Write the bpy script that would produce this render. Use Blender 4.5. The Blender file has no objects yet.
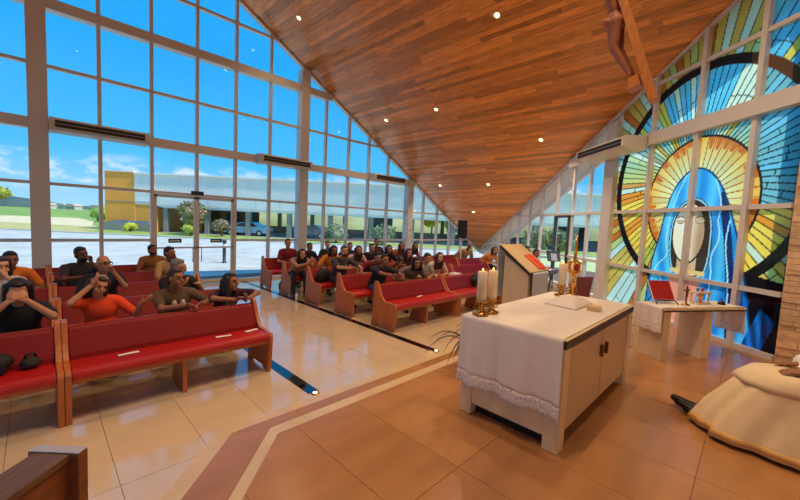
import bpy, bmesh, math, random
import numpy as np
from mathutils import Matrix, Vector
random.seed(7); rng = np.random.default_rng(7)
R = math.radians
sc = bpy.context.scene
col = sc.collection

# ---------------------------------------------------------------- camera
FPX = 360.0
CAMZ = 1.92
cam_d = bpy.data.cameras.new('camera'); cam_d.sensor_width = 36; cam_d.lens = 36 * FPX / 800
cam_d.clip_start = .02; cam_d.clip_end = 2000
cam = bpy.data.objects.new('camera', cam_d); col.objects.link(cam)
_M = ((0.703996, -0.02055, 0.709907), (-0.708659, -0.086216, 0.700263), (0.046815, -0.996065, -0.075258))   # rows: world x, y, z; columns: right, down, forward
_r = Vector((_M[0][0], _M[1][0], _M[2][0])); _u = -Vector((_M[0][1], _M[1][1], _M[2][1])); _f = Vector((_M[0][2], _M[1][2], _M[2][2]))
cam.matrix_world = Matrix(((_r.x, _u.x, -_f.x, 0), (_r.y, _u.y, -_f.y, 0), (_r.z, _u.z, -_f.z, CAMZ), (0, 0, 0, 1)))
sc.camera = cam
def in_frame(p, m=60):
    d = Vector(p) - Vector((0, 0, CAMZ)); z = d.dot(_f)
    if z < .05: return False
    x = 400 + FPX * d.dot(_r) / z; y = 250 - FPX * d.dot(_u) / z
    return -m < x < 800 + m and -m < y < 500 + m

# ---------------------------------------------------------------- view / world / sun
sc.view_settings.view_transform = 'Standard'; sc.view_settings.look = 'None'
sc.view_settings.gamma = 1; sc.view_settings.use_curve_mapping = False
sc.view_settings.exposure = 0.38
SKY_STRENGTH = 0.85
SUN_STRENGTH = 3.6
LAMP_W = 150
w = bpy.data.worlds.new('sky'); sc.world = w; w.use_nodes = True
nt = w.node_tree; nt.nodes.clear()
def N(nt, t, **k):
    n = nt.nodes.new(t)
    for a, b in k.items(): setattr(n, a, b)
    return n
tc = N(nt, 'ShaderNodeTexCoord'); sep = N(nt, 'ShaderNodeSeparateXYZ'); nt.links.new(tc.outputs['Generated'], sep.inputs[0])
ramp = N(nt, 'ShaderNodeValToRGB'); nt.links.new(sep.outputs['Z'], ramp.inputs[0])
e = ramp.color_ramp.elements
e[0].position = 0.0; e[0].color = (.40, .72, .98, 1)
e[1].position = 1.0; e[1].color = (.02, .34, .90, 1)
x = e.new(.12); x.color = (.08, .53, 1.0, 1)
x = e.new(.35); x.color = (.018, .40, .95, 1)
mp = N(nt, 'ShaderNodeMapping'); mp.inputs['Scale'].default_value = (9, 9, 22); nt.links.new(tc.outputs['Generated'], mp.inputs[0])
nz = N(nt, 'ShaderNodeTexNoise'); nz.inputs['Scale'].default_value = 1.3; nz.inputs['Detail'].default_value = 7; nz.inputs['Roughness'].default_value = .6
nt.links.new(mp.outputs[0], nz.inputs['Vector'])
cr = N(nt, 'ShaderNodeValToRGB'); nt.links.new(nz.outputs['Fac'], cr.inputs[0])
cr.color_ramp.elements[0].position = .47; cr.color_ramp.elements[0].color = (0, 0, 0, 1); cr.color_ramp.elements[1].position = .62
br = N(nt, 'ShaderNodeValToRGB'); nt.links.new(sep.outputs['Z'], br.inputs[0])
b = br.color_ramp.elements; b[0].position = 0.03; b[0].color = (0, 0, 0, 1); b[1].position = .125; b[1].color = (0, 0, 0, 1)
x = b.new(.055); x.color = (.9, .9, .9, 1); x = b.new(.085); x.color = (.8, .8, .8, 1)
mul = N(nt, 'ShaderNodeMath', operation='MULTIPLY'); nt.links.new(cr.outputs[0], mul.inputs[0]); nt.links.new(br.outputs[0], mul.inputs[1])
mx = N(nt, 'ShaderNodeMixRGB'); nt.links.new(mul.outputs[0], mx.inputs[0]); nt.links.new(ramp.outputs[0], mx.inputs[1]); mx.inputs[2].default_value = (.95, .97, 1, 1)
bg = N(nt, 'ShaderNodeBackground'); nt.links.new(mx.outputs[0], bg.inputs[0]); bg.inputs[1].default_value = SKY_STRENGTH
wo = N(nt, 'ShaderNodeOutputWorld'); nt.links.new(bg.outputs[0], wo.inputs[0])
sd = bpy.data.lights.new('sun', 'SUN'); sd.energy = SUN_STRENGTH; sd.angle = R(.6); sd.color = (1, .95, .86)
sun = bpy.data.objects.new('sun', sd); col.objects.link(sun)
sun.rotation_euler = Vector((.27, -.45, .85)).to_track_quat('Z', 'Y').to_euler()     # high midday sun on the stained-glass side

# ---------------------------------------------------------------- helpers: tagging, materials, meshes
def tag(o, label=None, cat=None, group=None, kind=None):
    if label: o['label'] = label
    if cat: o['category'] = cat
    if group: o['group'] = group
    if kind: o['kind'] = kind
    return o
def empty(name, loc=(0, 0, 0), rz=0, parent=None):
    o = bpy.data.objects.new(name, None); col.objects.link(o); o.location = loc; o.rotation_euler = (0, 0, rz); o.empty_display_size = .1
    if parent: o.parent = parent
    return o
def thing(name, label, cat, loc=(0, 0, 0), rz=0, group=None): return tag(empty(name, loc, rz), label, cat, group)
def s2l(c):
    return tuple(((v / 255) / 12.92 if v / 255 <= .04045 else ((v / 255 + .055) / 1.055) ** 2.4) for v in c[:3])
MATS = {}
def mat(name, rgb, rough=.5, metal=0, var=0, scale=8, stretch=(1, 1, 1), bump=0, rnd=0, coat=0, spec=.5, emit=0, coords='Object', sheen=0, detail=4):
    """principled material; rgb in sRGB 0-255; var = noise tone variation; rnd = random tone per object or island"""
    if name in MATS: return MATS[name]
    m = bpy.data.materials.new(name); MATS[name] = m; m.use_nodes = True
    t = m.node_tree; p = t.nodes['Principled BSDF']; c = s2l(rgb) + (1,)
    p.inputs['Base Color'].default_value = c; p.inputs['Roughness'].default_value = rough; p.inputs['Metallic'].default_value = metal
    p.inputs['Specular IOR Level'].default_value = spec; p.inputs['Coat Weight'].default_value = coat; p.inputs['Coat Roughness'].default_value = .1
    if sheen: p.inputs['Sheen Weight'].default_value = sheen
    if emit: p.inputs['Emission Color'].default_value = c; p.inputs['Emission Strength'].default_value = emit
    if var or bump or rnd:
        val = None
        if var or bump:
            if coords == 'World': g = N(t, 'ShaderNodeNewGeometry').outputs['Position']
            else: g = N(t, 'ShaderNodeTexCoord').outputs['Object']
            mpn = N(t, 'ShaderNodeMapping'); mpn.inputs['Scale'].default_value = stretch; t.links.new(g, mpn.inputs[0])
            if rnd:
                oi0 = N(t, 'ShaderNodeObjectInfo'); t.links.new(oi0.outputs['Random'], mpn.inputs['Location'])
            nn = N(t, 'ShaderNodeTexNoise'); nn.inputs['Scale'].default_value = scale; nn.inputs['Detail'].default_value = detail; t.links.new(mpn.outputs[0], nn.inputs['Vector'])
            mr = N(t, 'ShaderNodeMapRange'); mr.inputs[1].default_value = .3; mr.inputs[2].default_value = .7
            mr.inputs[3].default_value = 1 - var; mr.inputs[4].default_value = 1 + var; t.links.new(nn.outputs['Fac'], mr.inputs[0]); val = mr.outputs[0]
            if bump:
                bn = N(t, 'ShaderNodeBump'); bn.inputs['Strength'].default_value = bump; bn.inputs['Distance'].default_value = .01
                t.links.new(nn.outputs['Fac'], bn.inputs['Height']); t.links.new(bn.outputs[0], p.inputs['Normal'])
        if rnd:
            oi = N(t, 'ShaderNodeObjectInfo'); ge = N(t, 'ShaderNodeNewGeometry')
            ad = N(t, 'ShaderNodeMath', operation='ADD'); t.links.new(oi.outputs['Random'], ad.inputs[0]); t.links.new(ge.outputs['Random Per Island'], ad.inputs[1])
            fr = N(t, 'ShaderNodeMath', operation='FRACT'); t.links.new(ad.outputs[0], fr.inputs[0])
            m2 = N(t, 'ShaderNodeMapRange'); m2.inputs[3].default_value = 1 - rnd; m2.inputs[4].default_value = 1 + rnd; t.links.new(fr.outputs[0], m2.inputs[0])
            if val is not None:
                ml = N(t, 'ShaderNodeMath', operation='MULTIPLY'); t.links.new(val, ml.inputs[0]); t.links.new(m2.outputs[0], ml.inputs[1]); val = ml.outputs[0]
            else: val = m2.outputs[0]
        vm = N(t, 'ShaderNodeVectorMath', operation='SCALE'); vm.inputs[0].default_value = c[:3]; t.links.new(val, vm.inputs['Scale'])
        t.links.new(vm.outputs[0], p.inputs['Base Color'])
    return m
def glass_mat(name, tint=(.97, .99, 1.0)):
    m = bpy.data.materials.new(name); m.use_nodes = True; t = m.node_tree; t.nodes.clear()
    lw = N(t, 'ShaderNodeLayerWeight'); lw.inputs['Blend'].default_value = .5
    pw = N(t, 'ShaderNodeMath', operation='POWER'); t.links.new(lw.outputs['Facing'], pw.inputs[0]); pw.inputs[1].default_value = 5
    ma = N(t, 'ShaderNodeMath', operation='MULTIPLY_ADD'); t.links.new(pw.outputs[0], ma.inputs[0]); ma.inputs[1].default_value = .7; ma.inputs[2].default_value = .025
    tr = N(t, 'ShaderNodeBsdfTransparent'); tr.inputs[0].default_value = tint + (1,)
    gl = N(t, 'ShaderNodeBsdfGlossy'); gl.inputs['Roughness'].default_value = .01
    ms = N(t, 'ShaderNodeMixShader'); t.links.new(ma.outputs[0], ms.inputs[0]); t.links.new(tr.outputs[0], ms.inputs[1]); t.links.new(gl.outputs[0], ms.inputs[2])
    o = N(t, 'ShaderNodeOutputMaterial'); t.links.new(ms.outputs[0], o.inputs[0]); return m
def stained_mat(name):
    m = bpy.data.materials.new(name); m.use_nodes = True; t = m.node_tree; t.nodes.clear()
    at = N(t, 'ShaderNodeAttribute', attribute_name='art')
    tl = N(t, 'ShaderNodeBsdfTranslucent'); t.links.new(at.outputs['Color'], tl.inputs[0])
    df = N(t, 'ShaderNodeBsdfTransparent'); t.links.new(at.outputs['Color'], df.inputs[0])
    m1 = N(t, 'ShaderNodeMixShader'); m1.inputs[0].default_value = .22; t.links.new(tl.outputs[0], m1.inputs[1]); t.links.new(df.outputs[0], m1.inputs[2])
    gl = N(t, 'ShaderNodeBsdfGlossy'); gl.inputs['Roughness'].default_value = .08
    m2 = N(t, 'ShaderNodeMixShader'); m2.inputs[0].default_value = .03; t.links.new(m1.outputs[0], m2.inputs[1]); t.links.new(gl.outputs[0], m2.inputs[2])
    o = N(t, 'ShaderNodeOutputMaterial'); t.links.new(m2.outputs[0], o.inputs[0]); return m

def frame_from(d, hint=(0, 0, 1)):
    d = Vector(d).normalized(); h = Vector(hint)
    if abs(d.dot(h.normalized())) > .97: h = Vector((1, 0, 0))
    a = h.cross(d).normalized(); b2 = d.cross(a).normalized(); return a, b2, d
class MB:
    def __init__(s): s.v = []; s.f = []
    def add(s, vs, fs):
        o = len(s.v); s.v += [tuple(p) for p in vs]; s.f += [tuple(i + o for i in f) for f in fs]; return s
    def box(s, c, sz, m=None):
        x, y, z = sz[0] / 2, sz[1] / 2, sz[2] / 2
        vs = [Vector((a, b2, d)) for a in (-x, x) for b2 in (-y, y) for d in (-z, z)]
        if m is not None: vs = [m @ p for p in vs]
        vs = [p + Vector(c) for p in vs]
        return s.add(vs, [(0, 1, 3, 2), (4, 6, 7, 5), (0, 4, 5, 1), (2, 3, 7, 6), (0, 2, 6, 4), (1, 5, 7, 3)])
    def bb(s, x0, x1, y0, y1, z0, z1): return s.box(((x0 + x1) / 2, (y0 + y1) / 2, (z0 + z1) / 2), (abs(x1 - x0), abs(y1 - y0), abs(z1 - z0)))
    def bar(s, p0, p1, wa, wb, hint=(0, 0, 1)):
        p0 = Vector(p0); p1 = Vector(p1); a, b2, d = frame_from(p1 - p0, hint)
        vs = [p + a * i * wa / 2 + b2 * j * wb / 2 for p in (p0, p1) for i, j in ((-1, -1), (1, -1), (1, 1), (-1, 1))]
        return s.add(vs, [(3, 2, 1, 0), (4, 5, 6, 7), (0, 1, 5, 4), (1, 2, 6, 5), (2, 3, 7, 6), (3, 0, 4, 7)])
    def prism(s, poly, fn, a, b2):
        """poly of 2-d points; fn(u,v,w)->3-d; extruded from w=a to w=b2"""
        n = len(poly); vs = [fn(u, v, a) for u, v in poly] + [fn(u, v, b2) for u, v in poly]
        return s.add(vs, [tuple(range(n - 1, -1, -1)), tuple(range(n, 2 * n))] + [(i, (i + 1) % n, (i + 1) % n + n, i + n) for i in range(n)])
    def tube(s, pts, rad, n=10, cap=True):
        pts = [Vector(p) for p in pts]; rad = [rad] * len(pts) if not hasattr(rad, '__len__') else rad
        vs = []; a = None
        for i, p in enumerate(pts):
            d = (pts[min(i + 1, len(pts) - 1)] - pts[max(i - 1, 0)]).normalized()
            if a is None: a, _, _ = frame_from(d)
            a = (a - d * a.dot(d)).normalized(); b2 = d.cross(a)
            vs += [p + (a * math.cos(k * 2 * math.pi / n) + b2 * math.sin(k * 2 * math.pi / n)) * rad[i] for k in range(n)]
        L = len(pts); fs = [(i * n + k, i * n + (k + 1) % n, (i + 1) * n + (k + 1) % n, (i + 1) * n + k) for i in range(L - 1) for k in range(n)]
        if cap: fs += [tuple(range(n - 1, -1, -1)), tuple((L - 1) * n + k for k in range(n))]
        return s.add(vs, fs)
    def lathe(s, prof, c=(0, 0, 0), n=20, m=None):
        vs = []; fs = []
        for r, z in prof:
            for k in range(n):
                p = Vector((r * math.cos(k * 2 * math.pi / n), r * math.sin(k * 2 * math.pi / n), z)); vs.append((m @ p if m else p) + Vector(c))
        for i in range(len(prof) - 1):
            for k in range(n): fs.append((i * n + k, i * n + (k + 1) % n, (i + 1) * n + (k + 1) % n, (i + 1) * n + k))
        fs += [tuple(range(n - 1, -1, -1)), tuple((len(prof) - 1) * n + k for k in range(n))]
        return s.add(vs, fs)
    def ell(s, c, rad, ax=None, nu=14, nv=8):
        c = Vector(c); ax = ax or (Vector((1, 0, 0)), Vector((0, 1, 0)), Vector((0, 0, 1)))
        P = lambda a, b2, d: c + ax[0] * a * rad[0] + ax[1] * b2 * rad[1] + ax[2] * d * rad[2]
        vs = [P(0, 0, -1)]; fs = []
        for j in range(1, nv):
            th = -math.pi / 2 + math.pi * j / nv
            vs += [P(math.cos(th) * math.cos(k * 2 * math.pi / nu), math.cos(th) * math.sin(k * 2 * math.pi / nu), math.sin(th)) for k in range(nu)]
        vs.append(P(0, 0, 1))
        for k in range(nu): fs.append((0, 1 + (k + 1) % nu, 1 + k))
        for j in range(nv - 2):
            for k in range(nu):
                a = 1 + j * nu + k; b2 = 1 + j * nu + (k + 1) % nu; fs.append((a, b2, b2 + nu, a + nu))
        T = len(vs) - 1
        for k in range(nu): fs.append((1 + (nv - 2) * nu + k, 1 + (nv - 2) * nu + (k + 1) % nu, T))
        return s.add(vs, fs)
    def caps(s, p0, p1, r0, r1=None, n=12):
        r1 = r0 if r1 is None else r1; p0 = Vector(p0); p1 = Vector(p1); d = p1 - p0; L = d.length
        if L < 1e-5: return s.ell(p0, (r0,) * 3)
        d /= L; pts = []; rr = []
        for t in (-.98, -.7, -.3): pts.append(p0 + d * r0 * t); rr.append(r0 * math.sqrt(1 - t * t))
        for t in (0, .5, 1): pts.append(p0 + d * L * t); rr.append(r0 + (r1 - r0) * t)
        for t in (.3, .7, .98): pts.append(p1 + d * r1 * t); rr.append(r1 * math.sqrt(1 - t * t))
        return s.tube(pts, rr, n)
    def mesh(s, name):
        me = bpy.data.meshes.new(name); me.from_pydata(s.v, [], s.f); me.update(); return me
    def build(s, name, m, parent=None, smooth=False, bevel=0, loc=None, rz=0, fixn=True):
        me = s.mesh(name)
        if fixn:
            bm = bmesh.new(); bm.from_mesh(me); bmesh.ops.recalc_face_normals(bm, faces=bm.faces); bm.to_mesh(me); bm.free()
        me.materials.append(m)
        if smooth: me.shade_smooth() if hasattr(me, 'shade_smooth') else None
        o = bpy.data.objects.new(name, me); col.objects.link(o)
        if parent: o.parent = parent
        if loc: o.location = loc
        if rz: o.rotation_euler = (0, 0, rz)
        if bevel:
            bv = o.modifiers.new('bevel', 'BEVEL'); bv.width = bevel; bv.segments = 2; bv.limit_method = 'ANGLE'; bv.angle_limit = R(40)
        return o
def copy_tree(o, parent=None):
    c = o.copy(); col.objects.link(c); c.parent = parent
    for ch in list(o.children): copy_tree(ch, c)
    return c
def clip_poly(poly, f):
    """keep the part of a 2-d polygon where f(p) <= 0 (f linear)"""
    out = []
    for i, p in enumerate(poly):
        q = poly[(i + 1) % len(poly)]; a = f(p); b2 = f(q)
        if a <= 0: out.append(p)
        if (a < 0 < b2) or (b2 < 0 < a):
            t = a / (a - b2); out.append((p[0] + (q[0] - p[0]) * t, p[1] + (q[1] - p[1]) * t))
    return out
def area(poly): return abs(sum(poly[i][0] * poly[(i + 1) % len(poly)][1] - poly[(i + 1) % len(poly)][0] * poly[i][1] for i in range(len(poly)))) / 2
# ================================================================ THE SETTING
# x runs along the pews and the rear glass wall, y from the altar to the rear wall, z = 0 on the nave floor
YW = 10.71; RIDGE = 3.1; STEP = .26
def roof(x): return 10.15 - .56 * x if x >= RIDGE else 10.15 - .56 * (2 * RIDGE - x)
TH = R(48.3); DX, DY = math.cos(TH), math.sin(TH); TIP = (17.0, YW)
def RW(s, z, off=0.0):                      # point on the slanting side wall: s metres from the low tip, off = metres into the room
    return Vector((TIP[0] - DX * s - DY * off, TIP[1] - DY * s + DX * off, z))
def rwroof(s): return roof(TIP[0] - DX * s)
SLOPE = math.atan(.56)

m_white = mat('white_aluminium', (212, 204, 195), .35, var=.03, scale=3)
m_whitep = mat('white_paint', (246, 243, 238), .5, var=.03, scale=2)
m_glass = glass_mat('clear_glass')
m_wood_c = mat('ceiling_timber', (224, 144, 70), .34, coat=.35, var=.28, scale=5, stretch=(9, .6, 9), rnd=.34, coords='World', spec=.4, bump=.05)
m_slab = mat('roof_slab', (200, 196, 190), .8)
m_tile_n = mat('nave_porcelain', (220, 194, 158), .12, var=.06, scale=2.5, rnd=.03, coords='World', coat=.7)
m_tile_p = mat('sanctuary_porcelain', (174, 122, 76), .22, var=.16, scale=1.6, stretch=(.8, 2.4, 1), rnd=.06, coords='World', detail=8)
m_strip = mat('pale_step_strip', (218, 188, 146), .16, var=.07, scale=5, coords='World')  # paler tone for the strips below each step edge
m_joint = mat('tile_joint', (120, 96, 74), .8)
m_black = mat('polished_black_granite', (14, 14, 16), .03, spec=.9)
m_stone = mat('split_face_stone', (224, 190, 152), .85, var=.16, scale=14, rnd=.16, coords='World', bump=.5)

def struct(name): return tag(empty(name), kind='structure')
# ---- floors
fl = struct('floor')
MB().bb(-13, 19, -5, 12, -.12, -.014).build('subfloor', m_joint, fl)
PT = .583
def in_nave(x, y):
    if y > YW - .1 or y < -4: return False
    xr = TIP[0] - (YW - y) / DY * DX
    return 2 * RIDGE - xr - .3 < x < xr + .3
def poly_tile(poly, z0, z1): return MB().prism(poly, lambda u, v, q: (u, v, q), z0, z1)
unit = MB().box((0, 0, 0), (1, 1, 1))
tm = unit.mesh('tile'); tm.materials.append(m_tile_n)
bmx = bmesh.new(); bmx.from_mesh(tm); bmesh.ops.recalc_face_normals(bmx, faces=bmx.faces); bmx.to_mesh(tm); bmx.free()
tiles = []
nx0 = -.205 - PT * 20
for i in range(60):
    for j in range(10):
        x0 = nx0 + i * PT; y0 = 3.0 - 1.165 + j * 1.165
        if y0 < 1.2: continue
        y1 = min(y0 + 1.165, YW - .02)
        if y1 - y0 < .1 or not in_nave(x0 + PT / 2, (y0 + y1) / 2): continue
        tiles.append((x0, x0 + PT, y0, y1))
tiles.sort(key=lambda t: (not in_frame(((t[0] + t[1]) / 2, (t[2] + t[3]) / 2, 0), 40), (t[0] + t[1]) ** 2 + (t[2] + t[3]) ** 2))
rest = MB(); NTILE = 0
for k, (x0, x1, y0, y1) in enumerate(tiles):
    if k < 240:
        o = bpy.data.objects.new('floor_tile', tm); col.objects.link(o); o.parent = fl
        o.location = ((x0 + x1) / 2, (y0 + y1) / 2, -.007); o.scale = (x1 - x0 - .0035, y1 - y0 - .0035, .014)
    else: rest.bb(x0 + .0017, x1 - .0017, y0 + .0017, y1 - .0017, -.014, 0)
if rest.v: tag(rest.build('outer_tiling', m_tile_n, fl), kind='stuff')
# dark mirror-polished inlays along the aisle
for xa in (2.13, 4.24):
    MB().bb(xa - .065, xa + .065, 3.34, YW - .1, .0005, .004).build('granite_inlay', m_black, fl)
# ---- raised sanctuary with two low steps, chamfered corner, pale strips below each edge
pf = struct('floor_sanctuary')
a46 = R(46)
def edge_poly(x1, y1, xr, ext=6.0, far=-4.6):
    """outline: front edge y=y1 from x1 to xr, 46-degree chamfers at both ends"""
    return [(x1, y1), (x1 - ext * math.cos(a46), y1 - ext * math.sin(a46)), (x1 - ext * math.cos(a46), far), (xr + 3.2, far), (xr + 3.2, y1 - 2.0), (xr + 1.9, y1 - 2.0), (xr, y1)]
up_poly = edge_poly(1.28, 2.49, 6.1); lo_poly = edge_poly(1.10, 2.93, 6.3)
MB().prism(lo_poly, lambda u, v, q: (u, v, q), .0, .116).build('lower_step_body', m_joint, pf)
MB().prism(up_poly, lambda u, v, q: (u, v, q), .116, .246).build('platform_body', m_joint, pf)
def inset_cells(poly, x0, dx, y0, dy, nx, ny, z0, z1, m, name, gap=.0017):
    n = 0
    area_sign = sum(poly[i][0] * poly[(i + 1) % len(poly)][1] - poly[(i + 1) % len(poly)][0] * poly[i][1] for i in range(len(poly)))
    for i in range(nx):
        for j in range(ny):
            c = [(x0 + i * dx + gap, y0 + j * dy + gap), (x0 + (i + 1) * dx - gap, y0 + j * dy + gap), (x0 + (i + 1) * dx - gap, y0 + (j + 1) * dy - gap), (x0 + i * dx + gap, y0 + (j + 1) * dy - gap)]
            for k in (0, len(poly) - 1, ):          # clip only by the front edge and the near chamfer
                p = poly[k]; q = poly[(k + 1) % len(poly)]
                ex, ey = q[0] - p[0], q[1] - p[1]; sg = 1 if area_sign > 0 else -1
                c = clip_poly(c, lambda r: -sg * (ex * (r[1] - p[1]) - ey * (r[0] - p[0])))
                if len(c) < 3: break
            if len(c) < 3 or area(c) < .004: continue
            poly_tile(c, z0, z1).build(name, m, pf); n += 1
    return n
inset_cells(up_poly, 1.43 - PT * 5, PT, 2.49 - 1.165 * 5, 1.165, 17, 5, .246, STEP, m_tile_p, 'platform_tile')
# lower tread tiles (front run and chamfer run), then the pale strips
def offs(p, q, d):           # offset a segment towards its left normal
    ex, ey = q[0] - p[0], q[1] - p[1]; L = math.hypot(ex, ey); return (-ey / L * d, ex / L * d)
bl = (1.10, 2.93); cx, cy = math.cos(a46), math.sin(a46); nxn, nyn = -cy, cx
_t = (2.80 - (bl[1] - nyn * .285)) / cy; CC = (bl[0] - nxn * .285 + cx * _t, 2.80)      # corner where the two tread strips meet
CX = {2.49: 1.28, 2.80: CC[0], 2.803: CC[0], 2.93: 1.10}
for k in range(9):
    xa = 1.10 + (5.2) * k / 9; xb = 1.10 + 5.2 * (k + 1) / 9
    for ya, yb, m_, nm in ((2.49, 2.80, m_strip, 'step_strip_tile'), (2.803, 2.93, m_tile_p, 'step_tile')):
        c = [((CX[ya] if k == 0 else xa + .001), ya), (xb - .001, ya), (xb - .001, yb), ((CX[yb] if k == 0 else xa + .001), yb)]
        poly_tile(c, .116, .13).build(nm, m_, pf)
cx, cy = math.cos(a46), math.sin(a46); nxn, nyn = -cy, cx
def cham(base, t, d): return (base[0] - cx * t + nxn * d, base[1] - cy * t + nyn * d)
bl = (1.10, 2.93)
for k in range(6):
    ta, tb = k * .9, (k + 1) * .9 - .003
    for da, db, m_, nm in ((0, -.285, m_tile_p, 'step_tile'), (-.288, -.45, m_strip, 'step_strip_tile')):
        pa, pb = cham(bl, ta, da), cham(bl, ta, db)
        if k == 0: pa, pb = (bl, CC) if da == 0 else (CC, (1.28, 2.49))
        poly_tile([pa, cham(bl, tb, da), cham(bl, tb, db), pb], .116, .13).build(nm, m_, pf)
# pale strip on the nave floor, just below the lower step
tq = (3.26 - (bl[1] + nyn * .22)) / cy; CORN = (bl[0] + nxn * .22 + cx * tq, 3.26)
for k in range(6):
    ta, tb = k * .9, (k + 1) * .9 - .003
    pa, pb = cham(bl, ta, 0), cham(bl, ta, .22)
    if k == 0: pa, pb = (1.10, 2.93), CORN
    poly_tile([pa, cham(bl, tb, .0), cham(bl, tb, .22), pb], .0, .003).build('floor_strip', m_strip, pf)
for k in range(6):
    xa = 1.10 + .9 * k; poly_tile([(xa, 2.93), (xa + .897, 2.93), (xa + .897, 3.26), (CORN[0] if k == 0 else xa, 3.26)], .0, .003).build('floor_strip', m_strip, pf)

# ---- ceiling: timber planks running front to back under a sloping roof slab
ce = struct('ceiling')
def slab(polyxy, zoff, th, m, name):
    MB().prism(polyxy, lambda u, v, q: (u, v, roof(u) + q), zoff, zoff + th).build(name, m, ce)
slab([(RIDGE, YW + .22), (17.45, YW + .22), (7.75, -.52), (7.75, -3.3), (RIDGE, -3.3)], .03, .22, m_slab, 'roof_slab')
slab([(RIDGE, YW + .22), (2 * RIDGE - 17.95, YW + .22), (2 * RIDGE - 7.75, -1.11), (2 * RIDGE - 7.75, -3.3), (RIDGE, -3.3)], .0, .25, m_wood_c, 'roof_slab')
def ymin(x): return max(-3.05, YW - (TIP[0] - x) / DX * DY)
PW = .098; planks = []
nrow = int((16.9 - RIDGE) / PW)
for i in range(nrow):
    xc = RIDGE + .02 + (i + .5) * PW; y0 = ymin(xc) + .0; y = y0 - random.random() * 1.5
    while y < YW:
        L = random.choice((1.8, 2.4, 3.0, 3.6)); a = max(y, y0); b2 = min(y + L, YW)
        if b2 - a > .25: planks.append((xc, a, b2, a <= y0 + 1e-6))
        y += L
planks.sort(key=lambda p: (not any(in_frame((p[0], yy, roof(p[0])), 20) for yy in (p[1], (p[1] + p[2]) / 2, p[2])), p[0] ** 2 + ((p[1] + p[2]) / 2) ** 2))
rest = MB()
for k, (xc, a, b2, cut) in enumerate(planks):
    zo = random.random() * .004; xa, xb = xc - PW / 2 + .002, xc + PW / 2 - .002
    ya, yb_ = (ymin(xa) - .02, ymin(xb) - .02) if cut else (a + .0025, a + .0025)
    q = MB().prism([(xa, ya), (xb, yb_), (xb, b2 - .0025), (xa, b2 - .0025)], lambda u, v, h_: (u, v, roof(u) + h_), zo, .022 + zo)
    if k < 300: q.build('ceiling_plank', m_wood_c, ce)
    else: rest.add(q.v, q.f)
tag(rest.build('further_planking', m_wood_c, ce), kind='stuff')
# white soffit and fascia of the eave outside the slanting wall
so = MB()
pts = [RW(-.3, 0, -.06), RW(15.2, 0, -.06), RW(15.2, 0, -.50), RW(-.3, 0, -.50)]
so.add([(p.x, p.y, roof(p.x) + .028) for p in pts] + [(p.x, p.y, roof(p.x) + .01) for p in pts], [(0, 1, 2, 3), (7, 6, 5, 4), (0, 4, 5, 1), (1, 5, 6, 2), (2, 6, 7, 3), (3, 7, 4, 0)])
so.build('eave_soffit', m_whitep, ce)
q0, q1 = RW(-.2, 0, -.52), RW(15.2, 0, -.52)
MB().bar((q0.x, q0.y, roof(q0.x) - .02), (q1.x, q1.y, roof(q1.x) - .02), .07, .26).build('eave_fascia', m_whitep, ce)

# ---- rear glass wall (y = YW)
wr = struct('wall_rear')
COLX = [-5.0, .07, 6.13, 11.22]
MULX = [-9, -8, -7, -6, -4, -3, -2, -.95, 1.05, 2.03, 3.03, 4.02, 5.03, 7.0, 7.98, 8.93, 9.95, 12.2, 13.2, 14.2, 15.2, 16.2]
TRZ = [1.2, 2.4, 3.6, 4.8, 6.03, 7.2]
for x in COLX: MB().bb(x - .15, x + .15, YW - .17, YW + .13, 0, roof(x) - .12).build('column', m_white, wr, bevel=.008)
for x in MULX:
    z0 = 2.4 if abs(x - 3.03) < .1 else 0
    MB().bb(x - .035, x + .035, YW - .06, YW + .06, z0, roof(x) - .02).build('mullion', m_white, wr)
def xroof(z): return (10.15 - z) / .56
for z in TRZ:
    hb = .105 if z in (3.6, 6.03) else .032
    db = .12 if z in (3.6, 6.03) else .055
    xr = xroof(z + hb) - .02; xl = 2 * RIDGE - xr
    if z == 1.2:
        for xa, xb in ((xl, 2.03), (4.02, xr)): MB().bb(xa, xb, YW - db, YW + db, z - hb, z + hb).build('transom', m_white, wr)
    else: MB().bb(xl, xr, YW - db, YW + db, z - hb, z + hb).build('beam' if hb > .1 else 'transom', m_white, wr)
MB().bb(-10, 2.03, YW - .07, YW + .07, 0, .07).build('sill', m_white, wr); MB().bb(4.02, 16.4, YW - .07, YW + .07, 0, .07).build('sill', m_white, wr)
for sgn in (1, -1):
    xe = 16.9 if sgn > 0 else 2 * RIDGE - 16.9
    MB().bar((RIDGE, YW, roof(RIDGE) - .03), (xe, YW, roof(xe) - .03), .10, .05, (0, 0, 1)).build('sloping_head', m_white, wr)
vx = sorted(COLX + MULX + [-10.4, 16.75]); vz = [0.05] + TRZ + [8.5]
for i in range(len(vx) - 1):
    for j in range(len(vz) - 1):
        x0, x1, z0, z1 = vx[i] + .02, vx[i + 1] - .02, vz[j] + .02, vz[j + 1] - .02
        if 2.0 < x0 < 3.9 and z1 < 2.5: continue
        c = [(x0, z0), (x1, z0), (x1, z1), (x0, z1)]
        for f in (lambda p: p[1] - (10.15 - .56 * p[0] - .04), lambda p: p[1] - (10.15 - .56 * (2 * RIDGE - p[0]) - .04)):
            c = clip_poly(c, f)
            if len(c) < 3: break
        if len(c) < 3 or area(c) < .01: continue
        MB().prism(c, lambda u, v, q: (u, YW + q, v), -.004, .004).build('pane', m_glass, wr)
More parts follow.
